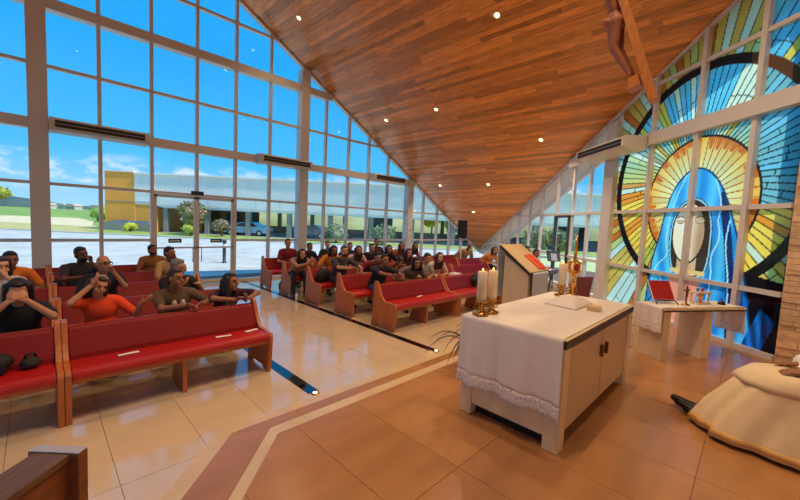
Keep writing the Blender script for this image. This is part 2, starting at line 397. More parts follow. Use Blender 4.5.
# double door in the rear wall
m_sign = mat('dark_green_sign', (34, 52, 40), .5)
m_signw = mat('sign_white', (235, 238, 235), .6)
m_steel = mat('brushed_steel', (190, 190, 192), .3, metal=1)
m_dark = mat('black_plastic', (18, 18, 20), .45)
for k, (x0, x1) in enumerate(((2.07, 3.025), (3.035, 3.985))):
    d = tag(empty('door_%d' % (k + 1)), kind='structure')
    fm = MB()
    fm.bb(x0, x0 + .06, YW - .025, YW + .025, .02, 2.36); fm.bb(x1 - .06, x1, YW - .025, YW + .025, .02, 2.36)
    fm.bb(x0, x1, YW - .025, YW + .025, 2.29, 2.36); fm.bb(x0, x1, YW - .025, YW + .025, .02, .11); fm.bb(x0, x1, YW - .025, YW + .025, .98, 1.02)
    fm.build('frame', m_white, d)
    for za, zb in ((.11, .98), (1.02, 2.29)): MB().bb(x0 + .06, x1 - .06, YW - .004, YW + .004, za, zb).build('pane', m_glass, d)
    xm = (x0 + x1) / 2 + (.02 if k else -.02)
    sg = MB().bb(xm - .15, xm + .15, YW - .016, YW - .006, 1.13, 1.24).build('push_sign', m_sign, d)
    ss = MB()
    for q in range(6): ss.bb(xm - .115 + q * .038, xm - .09 + q * .038, YW - .0175, YW - .015, 1.165, 1.205)
    ss.build('sign_lettering', m_signw, sg)
    xh = x1 - .1 if k == 0 else x0 + .1
    MB().tube([(xh, YW - .03, .62), (xh, YW - .09, .64), (xh, YW - .09, .96), (xh, YW - .03, .98)], .012, 8).build('handle', m_steel, d, smooth=True)
tag(MB().bb(2.88, 3.18, YW - .085, YW - .06, 2.40, 2.50).build('exit_sign', m_sign), 'small dark green sign box above the glass double doors', 'sign')
# ---- slanting side wall on the altar side
ws = struct('wall_side')
def rbox(s0, s1, z0, z1, o0, o1):
    mb = MB(); vs = [RW(s, z, o) for s in (s0, s1) for z in (z0, z1) for o in (o0, o1)]
    return mb.add(vs, [(0, 1, 3, 2), (4, 6, 7, 5), (0, 4, 5, 1), (2, 3, 7, 6), (0, 2, 6, 4), (1, 5, 7, 3)])
rbox(10.72, 11.08, 0, rwroof(10.72) - .10, -.12, .125).build('column', m_white, ws, bevel=.008)
SM = [1.6, 2.5, 3.4, 4.35, 5.3, 6.3, 7.25, 8.3, 9.2, 10.0, 12.13, 13.19, 14.17]
for s in SM: rbox(s - .04, s + .04, 0, rwroof(s) - .03, -.05, .08 if s > 11 else .03).build('mullion', m_white, ws)
def sroof(z): return (z - .63) / .3725
for z in (1.18, 2.4, 3.86, 4.95):
    hb = .12 if z == 3.86 else .035
    s0 = max(1.5, sroof(z + hb) + .05)
    rbox(s0, 14.78, z - hb, z + hb, -.05, .13 if hb > .1 else .06).build('beam' if hb > .1 else 'transom', m_white, ws)
rbox(1.0, 14.78, 0, .33, -.05, .07).build('sill', m_white, ws)
p0, p1 = RW(.6, rwroof(.6) - .035), RW(14.8, rwroof(14.8) - .035)
MB().bar(p0, p1, .12, .06).build('sloping_head', m_white, ws)
sv = [.9] + sorted(SM[:10]) + [10.72]; svz = [.33, 1.18, 2.4, 3.86, 4.95]
def clip_r(c): return clip_poly(c, lambda p: p[1] - (.63 + .3725 * p[0] - .05))
for i in range(len(sv) - 1):
    for j in range(4):
        c = clip_r([(sv[i], svz[j]), (sv[i + 1], svz[j]), (sv[i + 1], svz[j + 1]), (sv[i], svz[j + 1])])
        if len(c) < 3 or area(c) < .01: continue
        MB().prism(c, lambda u, v, q: RW(u, v, q), -.004, .004).build('pane', m_glass, ws)
# dark frame of the side door
m_frame_d = mat('dark_bronze_frame', (62, 62, 66), .4)
dd = tag(empty('door_3'), kind='structure')
fd = MB()
for s in (9.16, 8.36):
    vs = rbox(s - .03, s + .03, .02, 2.36, .0, .085); fd.add(vs.v, vs.f)
vs = rbox(8.33, 9.19, 2.30, 2.37, .0, .085); fd.add(vs.v, vs.f)
fd.build('frame', m_frame_d, dd)
# ---- stained-glass panes: colours are the flat print on the glass
m_art = stained_mat('stained_glass')
def poly_in(px, pz, poly):
    ins = np.zeros(px.shape, bool); n = len(poly)
    for i in range(n):
        x0, y0 = poly[i]; x1, y1 = poly[(i + 1) % n]
        c = ((y0 > pz) != (y1 > pz)) & (px < (x1 - x0) * (pz - y0) / ((y1 - y0) if y1 != y0 else 1e-9) + x0); ins ^= c
    return ins
def poly_dist(px, pz, poly, closed=True):
    d = np.full(px.shape, 9.0); n = len(poly)
    for i in range(n if closed else n - 1):
        a = np.array(poly[i]); b2 = np.array(poly[(i + 1) % n]); ab = b2 - a
        t = np.clip(((px - a[0]) * ab[0] + (pz - a[1]) * ab[1]) / (ab @ ab), 0, 1)
        d = np.minimum(d, np.hypot(px - a[0] - t * ab[0], pz - a[1] - t * ab[1]))
    return d
VEIL = [(12.28, .3), (12.35, 1.38), (12.5, 1.87), (12.61, 2.48), (12.78, 2.86), (13.01, 3.08), (13.21, 3.14), (13.47, 3.05), (13.71, 2.77), (13.89, 2.38), (14.1, 1.82), (14.24, 1.27), (14.45, .3)]
def chaikin(p, n=3, closed=False):
    for _ in range(n):
        q = [] if closed else [p[0]]
        for i in range(len(p) if closed else len(p) - 1):
            a, b2 = p[i], p[(i + 1) % len(p)]; q += [(a[0] * .75 + b2[0] * .25, a[1] * .75 + b2[1] * .25), (a[0] * .25 + b2[0] * .75, a[1] * .25 + b2[1] * .75)]
        p = q if closed else q + [p[-1]]
    return p
VEIL = chaikin(VEIL)
HOOD = chaikin([(12.74, 1.75), (12.76, 2.2), (12.9, 2.48), (13.18, 2.64), (13.45, 2.54), (13.62, 2.25), (13.64, 1.6), (13.55, 1.2), (13.1, 1.1), (12.82, 1.3)], 3, True)
rays = rng.random(400)
def art(s, z):
    out = np.zeros(s.shape + (3,)); put = lambda m_, c: out.__setitem__(m_, np.array(c, float))
    bx, bz = s - 13.12, z - 2.92; rb = np.hypot(bx, bz); ang = np.arctan2(bz, bx)
    hx, hz = s - 13.22, z - 2.55; rh = np.hypot(hx, hz); ah = np.arctan2(hz, hx)
    k = np.floor((ang + math.pi) / (2 * math.pi) * 92).astype(int); h = rays[k % 400]; fr = ((ang + math.pi) / (2 * math.pi) * 92) % 1
    up = np.clip((bz + .1) / 1.2, 0, 1)[..., None]
    teal = np.array([100, 205, 225.]); pale = np.array([220, 240, 205.]); gold = np.array([246, 212, 84.]); brown = np.array([190, 116, 44.]); olive = np.array([176, 190, 86.])
    hh = h[..., None]
    low = np.where(hh < .5, gold, np.where(hh < .62, olive, np.where(hh < .76, pale * .95, np.where(hh < .9, np.array([236, 150, 50.]), brown))))
    hi = np.where(hh < .5, teal, np.where(hh < .75, pale, np.where(hh < .9, np.array([110, 200, 225.]), gold * .95)))
    out[:] = low * (1 - up) + hi * up
    outer = rb > 1.92
    low2 = np.where(hh < .35, np.array([200, 176, 84.]), np.where(hh < .6, np.array([190, 225, 210.]), np.where(hh < .82, np.array([180, 205, 130.]), np.array([190, 110, 46.]))))
    out[outer] = low2[outer]
    sky = outer & (s > 14.2) & (z > 3.3); out[sky] = np.where(hh < .7, np.array([95, 190, 215.]), np.array([225, 205, 90.]))[sky]
    tr_ = (s > 14.2) & (z > 2.4) & (rb < 1.92); out[tr_] = (np.array([120, 205, 225.]) * (1 - .25 * hh) + np.array([30, 25, 5.]) * hh)[tr_]
    lead = (np.minimum(fr, 1 - fr) * rb * (2 * math.pi / 92) < .011); out[lead] *= .38
    conc = (np.abs((rb * 1.35 + h * .9) % 1.0 - .5) < .012) & (rb > 1.2) & (h > .5); out[conc] *= .4
    ring = (rb > 1.86) & (rb < 2.02); put(ring, (26, 22, 22))
    rr2 = ring & (s > 13.95) & (z > 3); put(rr2, (96, 56, 34))
    put((s > 14.15) & (z < 1.42 - .15 * (s - 14.15)), (18, 16, 22))
    # inner halo
    k2 = np.floor((ah + math.pi) / (2 * math.pi) * 44).astype(int); f2 = ((ah + math.pi) / (2 * math.pi) * 44) % 1; h2 = rays[(k2 + 57) % 400]
    hal = rh < 1.12
    g = np.clip((rh - .55) / .5, 0, 1)[..., None]
    hc = np.array([236, 244, 176.]) * (1 - g) + np.array([250, 196, 84.]) * g; hc = hc * (1 - .10 * h2[..., None])
    out[hal] = hc[hal]
    put(hal & (np.minimum(f2, 1 - f2) * rh * (2 * math.pi / 44) < .010), (186, 92, 28))
    put(hal & (rh > .80 + .22 * h2) & (np.abs(f2 - .5) < .46 * (rh - .70) / .42) & (h2 > .35), (214, 112, 40))
    put((rh > 1.085) & (rh < 1.125), (40, 34, 30))
    # veil
    v = poly_in(s, z, VEIL); tx = (s - 12.5) / 1.6
    fold = .5 + .5 * np.sin((s - 13.2) * 13 + (3.2 - z) * (s - 13.2) * 3.0 + .6 * np.sin(z * 4))
    deep = np.clip(.25 + .55 * (2.9 - z) / 2.4 + .25 * (s > 13.3), 0, 1)
    c1 = np.array([110, 222, 245.]); c2 = np.array([24, 122, 196.]); mixv = np.clip(deep * .55 + fold * .55 - .05, 0, 1)[..., None]
    vc = c1 * (1 - mixv) + c2 * mixv; out[v] = vc[v]
    put(v & (poly_dist(s, z, [(13.75, 2.6), (13.9, 1.9), (14.02, 1.2), (14.1, .3)], False) < .07), (16, 44, 92))
    for ln in map(chaikin, ([(12.70, 2.2), (12.66, 1.8), (12.78, 1.55), (12.45, 1.3), (12.4, .9)], [(13.70, 2.2), (13.78, 1.9), (13.62, 1.6), (13.70, 1.25), (13.6, .6)], [(13.0, 3.02), (12.8, 2.6), (12.70, 2.2)], [(13.55, 2.98), (13.74, 2.5), (13.70, 2.2)], [(13.9, 2.2), (13.86, 1.8), (14.0, 1.2), (14.0, .5)], [(12.55, 1.2), (12.75, .9), (12.7, .4)])):
        put(v & (poly_dist(s, z, ln, False) < .012), (170, 226, 236))
    put(poly_dist(s, z, VEIL, False) < .016, (20, 60, 96))
    hd = poly_in(s, z, HOOD); put(hd, (62, 46, 38))
    put(hd & (np.abs(poly_dist(s, z, HOOD) - .03) < .012), (150, 214, 228))
    # neck and dress
    put((np.abs(s - 13.17) < .2) & (z < 1.6) & (z > 1.22), (206, 172, 128))
    put((np.abs(s - 13.2) < .36) & (z < 1.33) & (z > 1.25), (222, 186, 120))
    dr = poly_in(s, z, [(12.82, 1.18), (13.5, 1.18), (13.32, .3), (12.95, .3)]); put(dr, (240, 150, 118)); put(dr & (np.abs(s - 13.14) < .05), (250, 206, 184))
    # face
    fx, fz = (s - 13.15) / .335, (z - 1.98) / .54; fc = fx ** 2 + fz ** 2 < 1
    sh = np.clip((s - 13.2) / .18, 0, 1)[..., None]; cc = np.array([244, 230, 196.]) * (1 - sh) + np.array([190, 152, 112.]) * sh; out[fc] = cc[fc]
    put((fx ** 2 + fz ** 2 > .93) & (fx ** 2 + fz ** 2 < 1.06), (52, 40, 34))
    for ex in (12.97, 13.37):
        u, q = (s - ex) / .095, (z - 2.2)
        put(fc & (np.abs(u) < 1) & (np.abs(q - .075 + .03 * u * u) < .011), (70, 52, 38))
        put(fc & (np.abs(u) < 1) & (np.abs(q + .0 + .045 * (1 - u * u)) < .012), (64, 50, 40))
        put(fc & (np.abs(u) < 1) & (q < .02) & (q > -.045 * (1 - u * u)), (204, 180, 140))
    put(fc & (poly_dist(s, z, [(13.2, 2.16), (13.21, 1.95), (13.16, 1.9)], False) < .011), (150, 118, 84))
    put(fc & ((s - 13.17) ** 2 / .0055 + (z - 1.76) ** 2 / .0007 < 1), (196, 116, 96))
    dn = (z < 1.18) & (s > 14.2); bl = dn & (np.sin((s - 14.2) * 14 - z * 5) > -.35) & (z < 1.0 - .6 * (s - 14.35)); out[bl] = (np.array([14, 110, 196.]) * (.75 + .25 * np.sin(s * 40 + z * 9)[..., None]) + np.zeros(3))[bl]
    return np.clip(out, 6, 250)
def lin(a):
    a = a / 255.0; return np.where(a <= .04045, a / 12.92, ((a + .055) / 1.055) ** 2.4)
asv = [11.08, 12.13, 13.19, 14.17, 14.80]; asz = [.33, 1.18, 2.4, 3.86, 4.95, 6.2]
RES = .0125
for i in range(4):
    for j in range(5):
        s0, s1, z0, z1 = asv[i], asv[i + 1], asz[j], asz[j + 1]
        if z0 > .63 + .3725 * s1 - .1: continue
        nu = int((s1 - s0) / RES); nv = int((z1 - z0) / RES)
        S, T_ = np.meshgrid(np.linspace(s0, s1, nu + 1), np.linspace(0, 1, nv + 1))
        top = np.maximum(np.minimum(z1, .63 + .3725 * S - .05), z0 + .002); Z = z0 + T_ * (top - z0)
        colr = lin(art(S, Z)).reshape(-1, 3)
        vs = []
        base = np.array(RW(0, 0)); dS = np.array(RW(1, 0)) - base
        P3 = base[None, :] + S.reshape(-1, 1) * dS[None, :]; P3[:, 2] = Z.reshape(-1)
        inn = np.array(RW(0, 0, 1)) - base
        idx = np.arange((nu + 1) * (nv + 1)).reshape(nv + 1, nu + 1)
        F = np.stack([idx[:-1, :-1], idx[:-1, 1:], idx[1:, 1:], idx[1:, :-1]], -1).reshape(-1, 4)
        me = bpy.data.meshes.new('stained_pane'); me.from_pydata(P3.tolist(), [], F.tolist()); me.update()
        ca = me.color_attributes.new('art', 'FLOAT_COLOR', 'POINT')
        ca.data.foreach_set('color', np.concatenate([colr, np.ones((len(colr), 1))], 1).astype(np.float32).ravel())
        me.materials.append(m_art)
        o = bpy.data.objects.new('stained_pane', me); col.objects.link(o); o.parent = ws
# ---- mirrored slanting wall behind the photographer, stone return wall and back wall of the sanctuary
wm = struct('wall_front_side')
def MW(s, z, off=0.0):
    p = RW(s, z, off); return Vector((2 * RIDGE - p.x, p.y, p.z))
for s in np.arange(1.6, 14.8, 1.1):
    a, b2 = MW(s, 0), MW(s, rwroof(s) - .03); MB().bar(a, b2, .08, .12, (1, .8, 0)).build('mullion', m_white, wm)
for z in (.17, 1.18, 2.4, 3.86, 4.95):
    s0 = max(1.0, sroof(z + .1)); MB().bar(MW(s0, z), MW(14.8, z), .14, .3 if z in (.17, 3.86) else .07).build('transom', m_white, wm)
for z0, z1 in ((.33, 1.18), (1.18, 2.4), (2.4, 3.86), (3.86, 6.2)):
    c = clip_r([(.9, z0), (14.8, z0), (14.8, z1), (.9, z1)]); MB().prism(c, lambda u, v, q: MW(u, v, q), -.004, .004).build('pane', m_glass, wm)
# stone return
wst = struct('wall_stone')
XS = 7.12; YS = -.31
MB().bb(XS + .05, XS + .30, -3.2, YS - .0, 0, roof(XS + .3) - .02).build('wall_core', m_joint, wst)
stones = []; z = .0; row = 0
while z < 5.6:
    hgt = random.choice((.055, .07, .085)); y = YS + .0
    first = True
    while y > -3.1:
        L = random.choice((.22, .34, .45, .6)); 
        if first: L *= random.uniform(.4, 1); first = False
        stones.append((y - L, y, z, z + hgt)); y -= L
    z += hgt
stones.sort(key=lambda t: (-(round(t[1], 3) > -.75 and in_frame((XS, t[1] - .02, t[2]), 0)), -t[1]))
rest = MB(); sm = unit.mesh('stone'); sm.materials.append(m_stone)
for k, (ya, yb, za, zb) in enumerate(stones):
    d = .05 + random.random() * .025
    if k < 200:
        o = bpy.data.objects.new('stone', sm); col.objects.link(o); o.parent = wst
        o.location = (XS + .06 - d / 2, (ya + yb) / 2, (za + zb) / 2); o.scale = (d, yb - ya - .004, zb - za - .004)
    else: rest.bb(XS + .06 - d, XS + .06, ya + .002, yb - .002, za + .002, zb - .002)
tag(rest.build('further_stonework', m_stone, wst), kind='stuff')
wb = struct('wall_back')
MB().bb(-1.1, XS + .3, -3.35, -3.15, 0, 8.6).build('wall_panel', m_whitep, wb)
MB().bb(2 * RIDGE - XS - .3, 2 * RIDGE - XS - .05, -3.2, YS, 0, 6).build('return_panel', m_stone, wb)

# ---- recessed ceiling lamps
m_lampglow = mat('lamp_glow', (255, 206, 130), .4, emit=9)
m_lamprim = mat('lamp_rim', (236, 226, 208), .4)
LP = [(5.1, 9.27, 'above the rear glass wall beside the tall window peak'), (6.84, 4.24, 'highest on the timber ceiling, above the altar'), (8.54, 7.18, 'in the middle of the timber ceiling'),
      (8.5, 9.34, 'near the rear glass edge, halfway down the ceiling'), (10.16, 4.6, 'beside the side-wall air conditioner'), (11.88, 7.27, 'low on the ceiling, midway between its edges'), (11.81, 9.49, 'low on the ceiling near the rear glass'),
      (13.58, 8.97, 'lowest on the ceiling, above the black loudspeaker'),
      (5.1, 4.3, None), (5.1, 6.8, None), (5.1, 1.7, None), (3.5, .2, None), (1.1, 1.7, None), (1.1, 4.3, None), (1.1, 7.0, None), (-.7, 4.3, None), (-2.4, 8, None)]  # the None entries are unseen lamps, added for the light they give
OVER = iter(('lectern', 'front pew across the aisle', 'altar', 'priest', 'kneeler by the camera', 'front pew on the near side', 'seated near block', 'picture-edge pews', 'outermost near pews'))
zdir = {}
for k, (lx, ly, where) in enumerate(LP):
    sg = 1 if lx > RIDGE else -1
    L = thing('ceiling_downlight', 'round warm recessed ceiling lamp ' + (where or 'out of view overhead, high above the ' + next(OVER)), 'lamp', (lx, ly, roof(lx)), 0, 'recessed ceiling lamps')
    rot = Matrix.Rotation(SLOPE * sg, 3, 'Y')
    MB().lathe([(.052, -.004), (.075, -.012), (.085, -.004), (.085, .004), (.052, .004)], n=20, m=rot).build('rim', m_lamprim, L, smooth=True)
    MB().lathe([(.0, -.008), (.05, -.006), (.053, -.001), (.0, .0)], n=16, m=rot).build('bulb_lens', m_lampglow, L)
    ld = bpy.data.lights.new('downlight_beam', 'SPOT'); ld.energy = LAMP_W * (2.1 if ly < 3 else .22 if lx < 3 else .42 if ly > 6 else 1.1); ld.color = (1, .74, .46); ld.spot_size = R(125); ld.spot_blend = .7; ld.shadow_soft_size = .06
    lo = bpy.data.objects.new('downlight_beam', ld); col.objects.link(lo); lo.parent = L; lo.location = (0, 0, -.06)
# ---- split air conditioners hung on the beams
m_ac = mat('aircon_shell', (214, 200, 180), .4, var=.02)
m_slot = mat('aircon_slot', (24, 20, 18), .5)
def aircon(label, fn, dep=.36, Lg=1.64):
    """fn(u along, o into room, z) -> world; u from 0 to 1.85"""
    A = thing('air_conditioner', label, 'air conditioner', fn(Lg / 2, .0, -.12), 0, 'ceiling air conditioners')
    base = Vector(A.location)
    prof = [(.01, .13), (dep - .04, .115), (dep, .085), (dep, -.09), (dep - .05, -.13), (.01, -.16)]
    MB().prism(prof, lambda o_, z, u: Vector(fn(u, o_, z)) - base, 0, Lg).build('casing', m_ac, A, bevel=.008)
    for z0, z1 in ((.0, .062), (-.075, -.012)):
        MB().prism([(dep - .01, z0), (dep + .006, z0), (dep + .006, z1), (dep - .01, z1)], lambda o_, z, u: Vector(fn(u, o_, z)) - base, .07, Lg - .07).build('air_slot', m_slot, A)
    for u in (.0, Lg - .04): MB().prism([(.012, .135), (dep - .035, .12), (dep + .008, .088), (dep + .008, -.093), (dep - .046, -.136), (.012, -.166)], lambda o_, z, q: Vector(fn(q, o_, z)) - base, u - .01, u + .05).build('end_cap', m_ac, A)
for x0, lab in ((.235, 'long white air conditioner on the rear beam beside the thick column, over the seated congregation'), (4.55, 'long white air conditioner crossing a column right of the glass double doors'), (8.85, 'small distant white air conditioner where the rear beam meets the timber ceiling')):
    aircon(lab, lambda u, o_, z, x0=x0: (x0 + u, YW - .172 - o_, 3.595 + z))
aircon('white air conditioner on the column beside the stained glass', lambda u, o_, z: tuple(RW(10.35 + u, 3.80 + z, .145 + o_)), .50, 1.75)
# ================================================================ OUTDOORS
FW = Vector((.7107, .7035, 0)); RT = Vector((.7035, -.7107, 0)); GZ = -.22
def G(d, r, z=0.0): return FW * d + RT * r + Vector((0, 0, GZ + z))
m_pave = mat('pale_concrete', (196, 194, 184), .8, var=.16, scale=.9, coords='World', detail=8)
m_lawn = mat('lawn_grass', (150, 166, 74), .9, var=.25, scale=1.2, coords='World', detail=8)
m_sand = mat('sandy_ground', (226, 204, 158), .9, var=.1, scale=.5, coords='World')
m_field = mat('meadow', (132, 160, 66), .9, var=.3, scale=.12, coords='World', detail=9)
m_hill = mat('hill_scrub_hazed', (74, 98, 92), .9, var=.3, scale=.03, coords='World', detail=9)  # bluish distance haze is mixed into this colour
m_hill2 = mat('dry_hillside', (158, 156, 100), .9, var=.3, scale=.08, coords='World', detail=9)
def gpoly(name, pts, z, m, th=.05): return tag(MB().prism(pts, lambda d, r, q: G(d, r, q), z - th, z).build(name, m), kind='structure')
gpoly('ground_meadow', [(-90, -160), (-90, 160), (700, 900), (700, -900)], -.05, m_field, 1)
gpoly('ground_paving', [(-60, -60), (-60, 60), (30.5, 60), (30.5, -60)], 0, m_pave, .3)
gpoly('ground_lawn', [(30.5, -27), (30.5, 60), (37, 60), (37, -31)], .02, m_lawn, .1)
gpoly('ground_verge', [(30.5, -60), (30.5, -27), (37, -31), (46, -39), (46, -70)], .012, mat('dry_verge', (190, 180, 110), .9, var=.2, scale=.8, coords='World'), .1)
gpoly('ground_sand', [(44, -62), (42, -36), (60, -51), (74, -66), (70, -76)], .03, m_sand, .1)
gpoly('ground_lawn_side', [(17, 9), (17, 50), (30.3, 50), (30.3, 9)], .012, mat('pale_lawn', (196, 204, 138), .9, var=.15, scale=1.0, coords='World', detail=8), .1)
gpoly('ground_carport', [(37, -25), (37, 60), (49, 60), (49, -25)], .025, mat('carport_floor', (150, 146, 138), .85), .1)
gpoly('kerb_lawn', [(30.3, -60), (30.3, 60), (30.6, 60), (30.6, -60)], .1, m_pave, .2)
def hill(name, d, r, rd, rr, h, m, n=48, seed=1):
    rg = random.Random(seed); mb = MB(); ph = [rg.random() * 6.28 for _ in range(6)]
    vs = []; fs = []
    for j in range(9):
        t = j / 8
        for k in range(n):
            a = k / n * 2 * math.pi; e2 = math.cos(t * math.pi / 2)
            hz = h * math.sin(t * math.pi / 2) * (1 + .22 * math.sin(3 * a + ph[0]) + .12 * math.sin(7 * a + ph[1]))
            vs.append(G(d + rd * e2 * math.cos(a), r + rr * e2 * math.sin(a), hz - .2))
    for j in range(8):
        for k in range(n): fs.append((j * n + k, j * n + (k + 1) % n, (j + 1) * n + (k + 1) % n, (j + 1) * n + k))
    return tag(mb.add(vs, fs).build(name, m, smooth=True), kind='structure')
hill('hill_wooded', 420, -447, 50, 50, 9, m_hill, seed=3)
hill('hill_far', 640, -560, 50, 300, 4.5, m_hill, seed=5)
hill('hill_dry', 120, 6, 30, 95, 6.8, m_hill2, seed=8)
# ---- long white industrial building opposite, with an open ground floor, and its yellow end
m_clad = mat('white_cladding', (244, 240, 232), .5, var=.04, scale=.6)
m_yel = mat('ochre_render', (252, 166, 66), .8, var=.06, scale=.5)
m_conc = mat('grey_concrete', (150, 146, 140), .85, var=.1, scale=.7)
Bd = thing('warehouse_building', 'long white metal-clad building with open pillared ground floor beyond the rear glass', 'building', G(38, -26))
bo = Vector(Bd.location); L = lambda d, r, z: G(d, r, z) - bo
def lbox(d0, d1, r0, r1, z0, z1): return MB().prism([(d0, r0), (d1, r0), (d1, r1), (d0, r1)], lambda d, r, q: L(d, r, q), z0, z1)
for k in range(24):
    r0 = -27.6 + k * 2.5; lbox(37.5, 37.62, r0 + .015, r0 + 2.485, 2.8, 5.9).build('cladding_panel', m_clad, Bd)
rib = MB()
for k in range(240):
    r0 = -27.6 + k * .25; b3 = lbox(37.45, 37.5, r0, r0 + .05, 3.9, 5.95); rib.add(b3.v, b3.f)
tag(rib.build('cladding_ribs', m_clad, Bd), kind='stuff')
lbox(37.3, 38.2, -27.6, 32.4, 5.9, 6.05).build('parapet', m_clad, Bd)
lbox(37.62, 48, -27.6, 32.4, 5.5, 5.7).build('roof', m_conc, Bd)
lbox(37.55, 38.0, -25.38, 32.4, 2.55, 2.79).build('edge_beam', m_clad, Bd)
for k in range(14):
    r0 = -24.8 + k * 4.3
    for d0 in (37.7, 47.5): lbox(d0, d0 + .45, r0, r0 + .45, 0, 2.8).build('pillar', m_conc, Bd)
lbox(47.6, 47.8, -25, 32, 0, .95).build('back_parapet', m_conc, Bd)
m_darkin = mat('dark_interior', (58, 54, 50), .9)
for r0, r1 in ((-24.4, -17.5), (-4.0, -1.0), (9.5, 12), (19.5, 23)): lbox(44.5, 44.7, r0, r1, 0, 2.8).build('partition', m_darkin, Bd)
Ye = thing('ochre_building_end', 'plain ochre yellow rendered end block of the building opposite', 'building', G(38, -29))
bo = Vector(Ye.location)
lbox(37.5, 48, -30.7, -27.6, 0, 6.05).build('wall', m_yel, Ye); lbox(37.55, 48, -27.6, -25.4, 0, 2.8).build('lower_wall', m_yel, Ye)
lbox(37.4, 48, -30.85, -27.6, 6.05, 6.15).build('parapet', m_clad, Ye); lbox(37.46, 37.5, -30.6, -25.4, 3.0, 3.06).build('band', m_conc, Ye)
# mural-like blue patches painted low on the ochre wall
mur = lbox(37.47, 37.5, -29.8, -26.2, .55, 1.05); mur.build('painted_band', mat('blue_paint', (128, 160, 190), .8, var=.3, scale=1.2), Ye)
lbox(36.9, 37.0, -30.4, -25.6, 0, .9).build('low_fence_wall', m_conc, Ye)
# ---- plants
def leafy(name, label, cat, base, h, rad, colr, seed, trunk=.12, n=520, flower=None, group=None, stem_h=.35):
    rg = random.Random(seed); t = thing(name, label, cat, base, 0, group); mb = MB()
    blobs = [(Vector((rg.uniform(-.5, .5) * rad, rg.uniform(-.5, .5) * rad, h * rg.uniform(stem_h + .12, .86))), rad * rg.uniform(.35, .6)) for _ in range(9)]
    def leaves(mb, n, sz):
        for _ in range(n):
            c, r = rg.choice(blobs); v = Vector((rg.gauss(0, 1), rg.gauss(0, 1), rg.gauss(0, .8))).normalized() * r * rg.uniform(.65, 1.05)
            p = c + v; a = Vector((rg.gauss(0, 1), rg.gauss(0, 1), rg.gauss(0, 1))).normalized() * sz; b2 = v.cross(a).normalized() * sz * .5
            mb.add([p - a, p - b2, p + a, p + b2], [(0, 1, 2, 3)])
    leaves(mb, n, rad * .14); mb.build('foliage', mat('leaf_%d_%d_%d' % colr, colr, .6, rnd=.35), t, fixn=False)
    core = MB()
    for c, r in blobs: core.ell(c, (r * .75,) * 3, nu=8, nv=6)
    core.build('inner_foliage', mat('leaf_%d_%d_%d' % colr, colr, .6, rnd=.35), t)
    if flower: mb = MB(); leaves(mb, n // 3, rad * .1); mb.build('blossom', mat('blossom_%d' % seed, flower, .6), t, fixn=False)
    mb = MB()
    for k in range(3): mb.tube([(0, 0, 0), (rg.uniform(-.1, .1) * rad, rg.uniform(-.1, .1) * rad, h * .4), (rg.uniform(-.3, .3) * rad, rg.uniform(-.3, .3) * rad, h * .7)], [trunk, trunk * .7, trunk * .3], 6)
    mb.build('trunk', mat('bark', (96, 74, 56), .9), t); return t
leafy('flowering_tree', 'bushy olive-green tree with pinkish blossom seen through the glass double doors', 'tree', G(35.2, -20.2), 3.2, 1.75, (122, 122, 64), 11, flower=(206, 150, 150))
leafy('pink_shrub', 'low pink-flowering shrub between the tree and the parked blue car', 'shrub', G(34.8, -17.2), 1.7, 1.0, (120, 118, 78), 12, flower=(228, 170, 178))
leafy('lime_shrub', 'small lime-green shrub in front of the ochre wall', 'shrub', G(35.9, -26.9), .8, .7, (196, 196, 52), 13, n=220)
leafy('yellow_green_shrub', 'yellow-green shrub at the foot of the flowering tree', 'shrub', G(33.4, -19.4), .9, .8, (176, 186, 60), 14, n=220)
leafy('meadow_shrub', 'bright green shrub on the meadow beside the white post', 'shrub', G(62, -52), 2.0, 2.6, (132, 178, 62), 15, n=240)
leafy('yellow_tree', 'yellow-leaved tree behind the building, above the seated congregation', 'tree', G(52, 4.5), 4.6, 2.3, (214, 196, 62), 16)
leafy('yellow_tree', 'broad yellow-green tree behind the pillars near the black loudspeaker', 'tree', G(54, 8.8), 4.4, 2.4, (196, 190, 70), 17)
leafy('green_tree', 'green tree just outside the low end of the rear glass wall', 'tree', G(40, 9.6), 3.0, 1.6, (112, 140, 62), 18)
leafy('hedge_shrub', 'dark green hedge shrub outside beyond the grey-shirted man', 'shrub', G(33.6, -1.5), 1.5, 1.5, (104, 122, 84), 19)
leafy('hedge_shrub', 'grey-green hedge shrub outside behind the seated rows', 'shrub', G(33.8, -6.0), 1.4, 1.3, (124, 134, 100), 20)
leafy('red_flowering_shrub', 'red-flowering shrub outside the side glass wall behind the lectern', 'shrub', G(27, 10.2), 1.9, 1.2, (120, 140, 84), 21, flower=(226, 84, 76))
leafy('red_flowering_shrub', 'taller red-flowering shrub outside behind the seated musician', 'shrub', G(27.5, 12.2), 2.0, 1.1, (126, 144, 88), 22, flower=(222, 96, 84))
leafy('meadow_tree', 'round yellow-green tree with thin trunk on the lawn at the picture edge', 'tree', G(36.5, -41.2), 4.1, 1.5, (150, 160, 56), 23, trunk=.08, stem_h=.55)
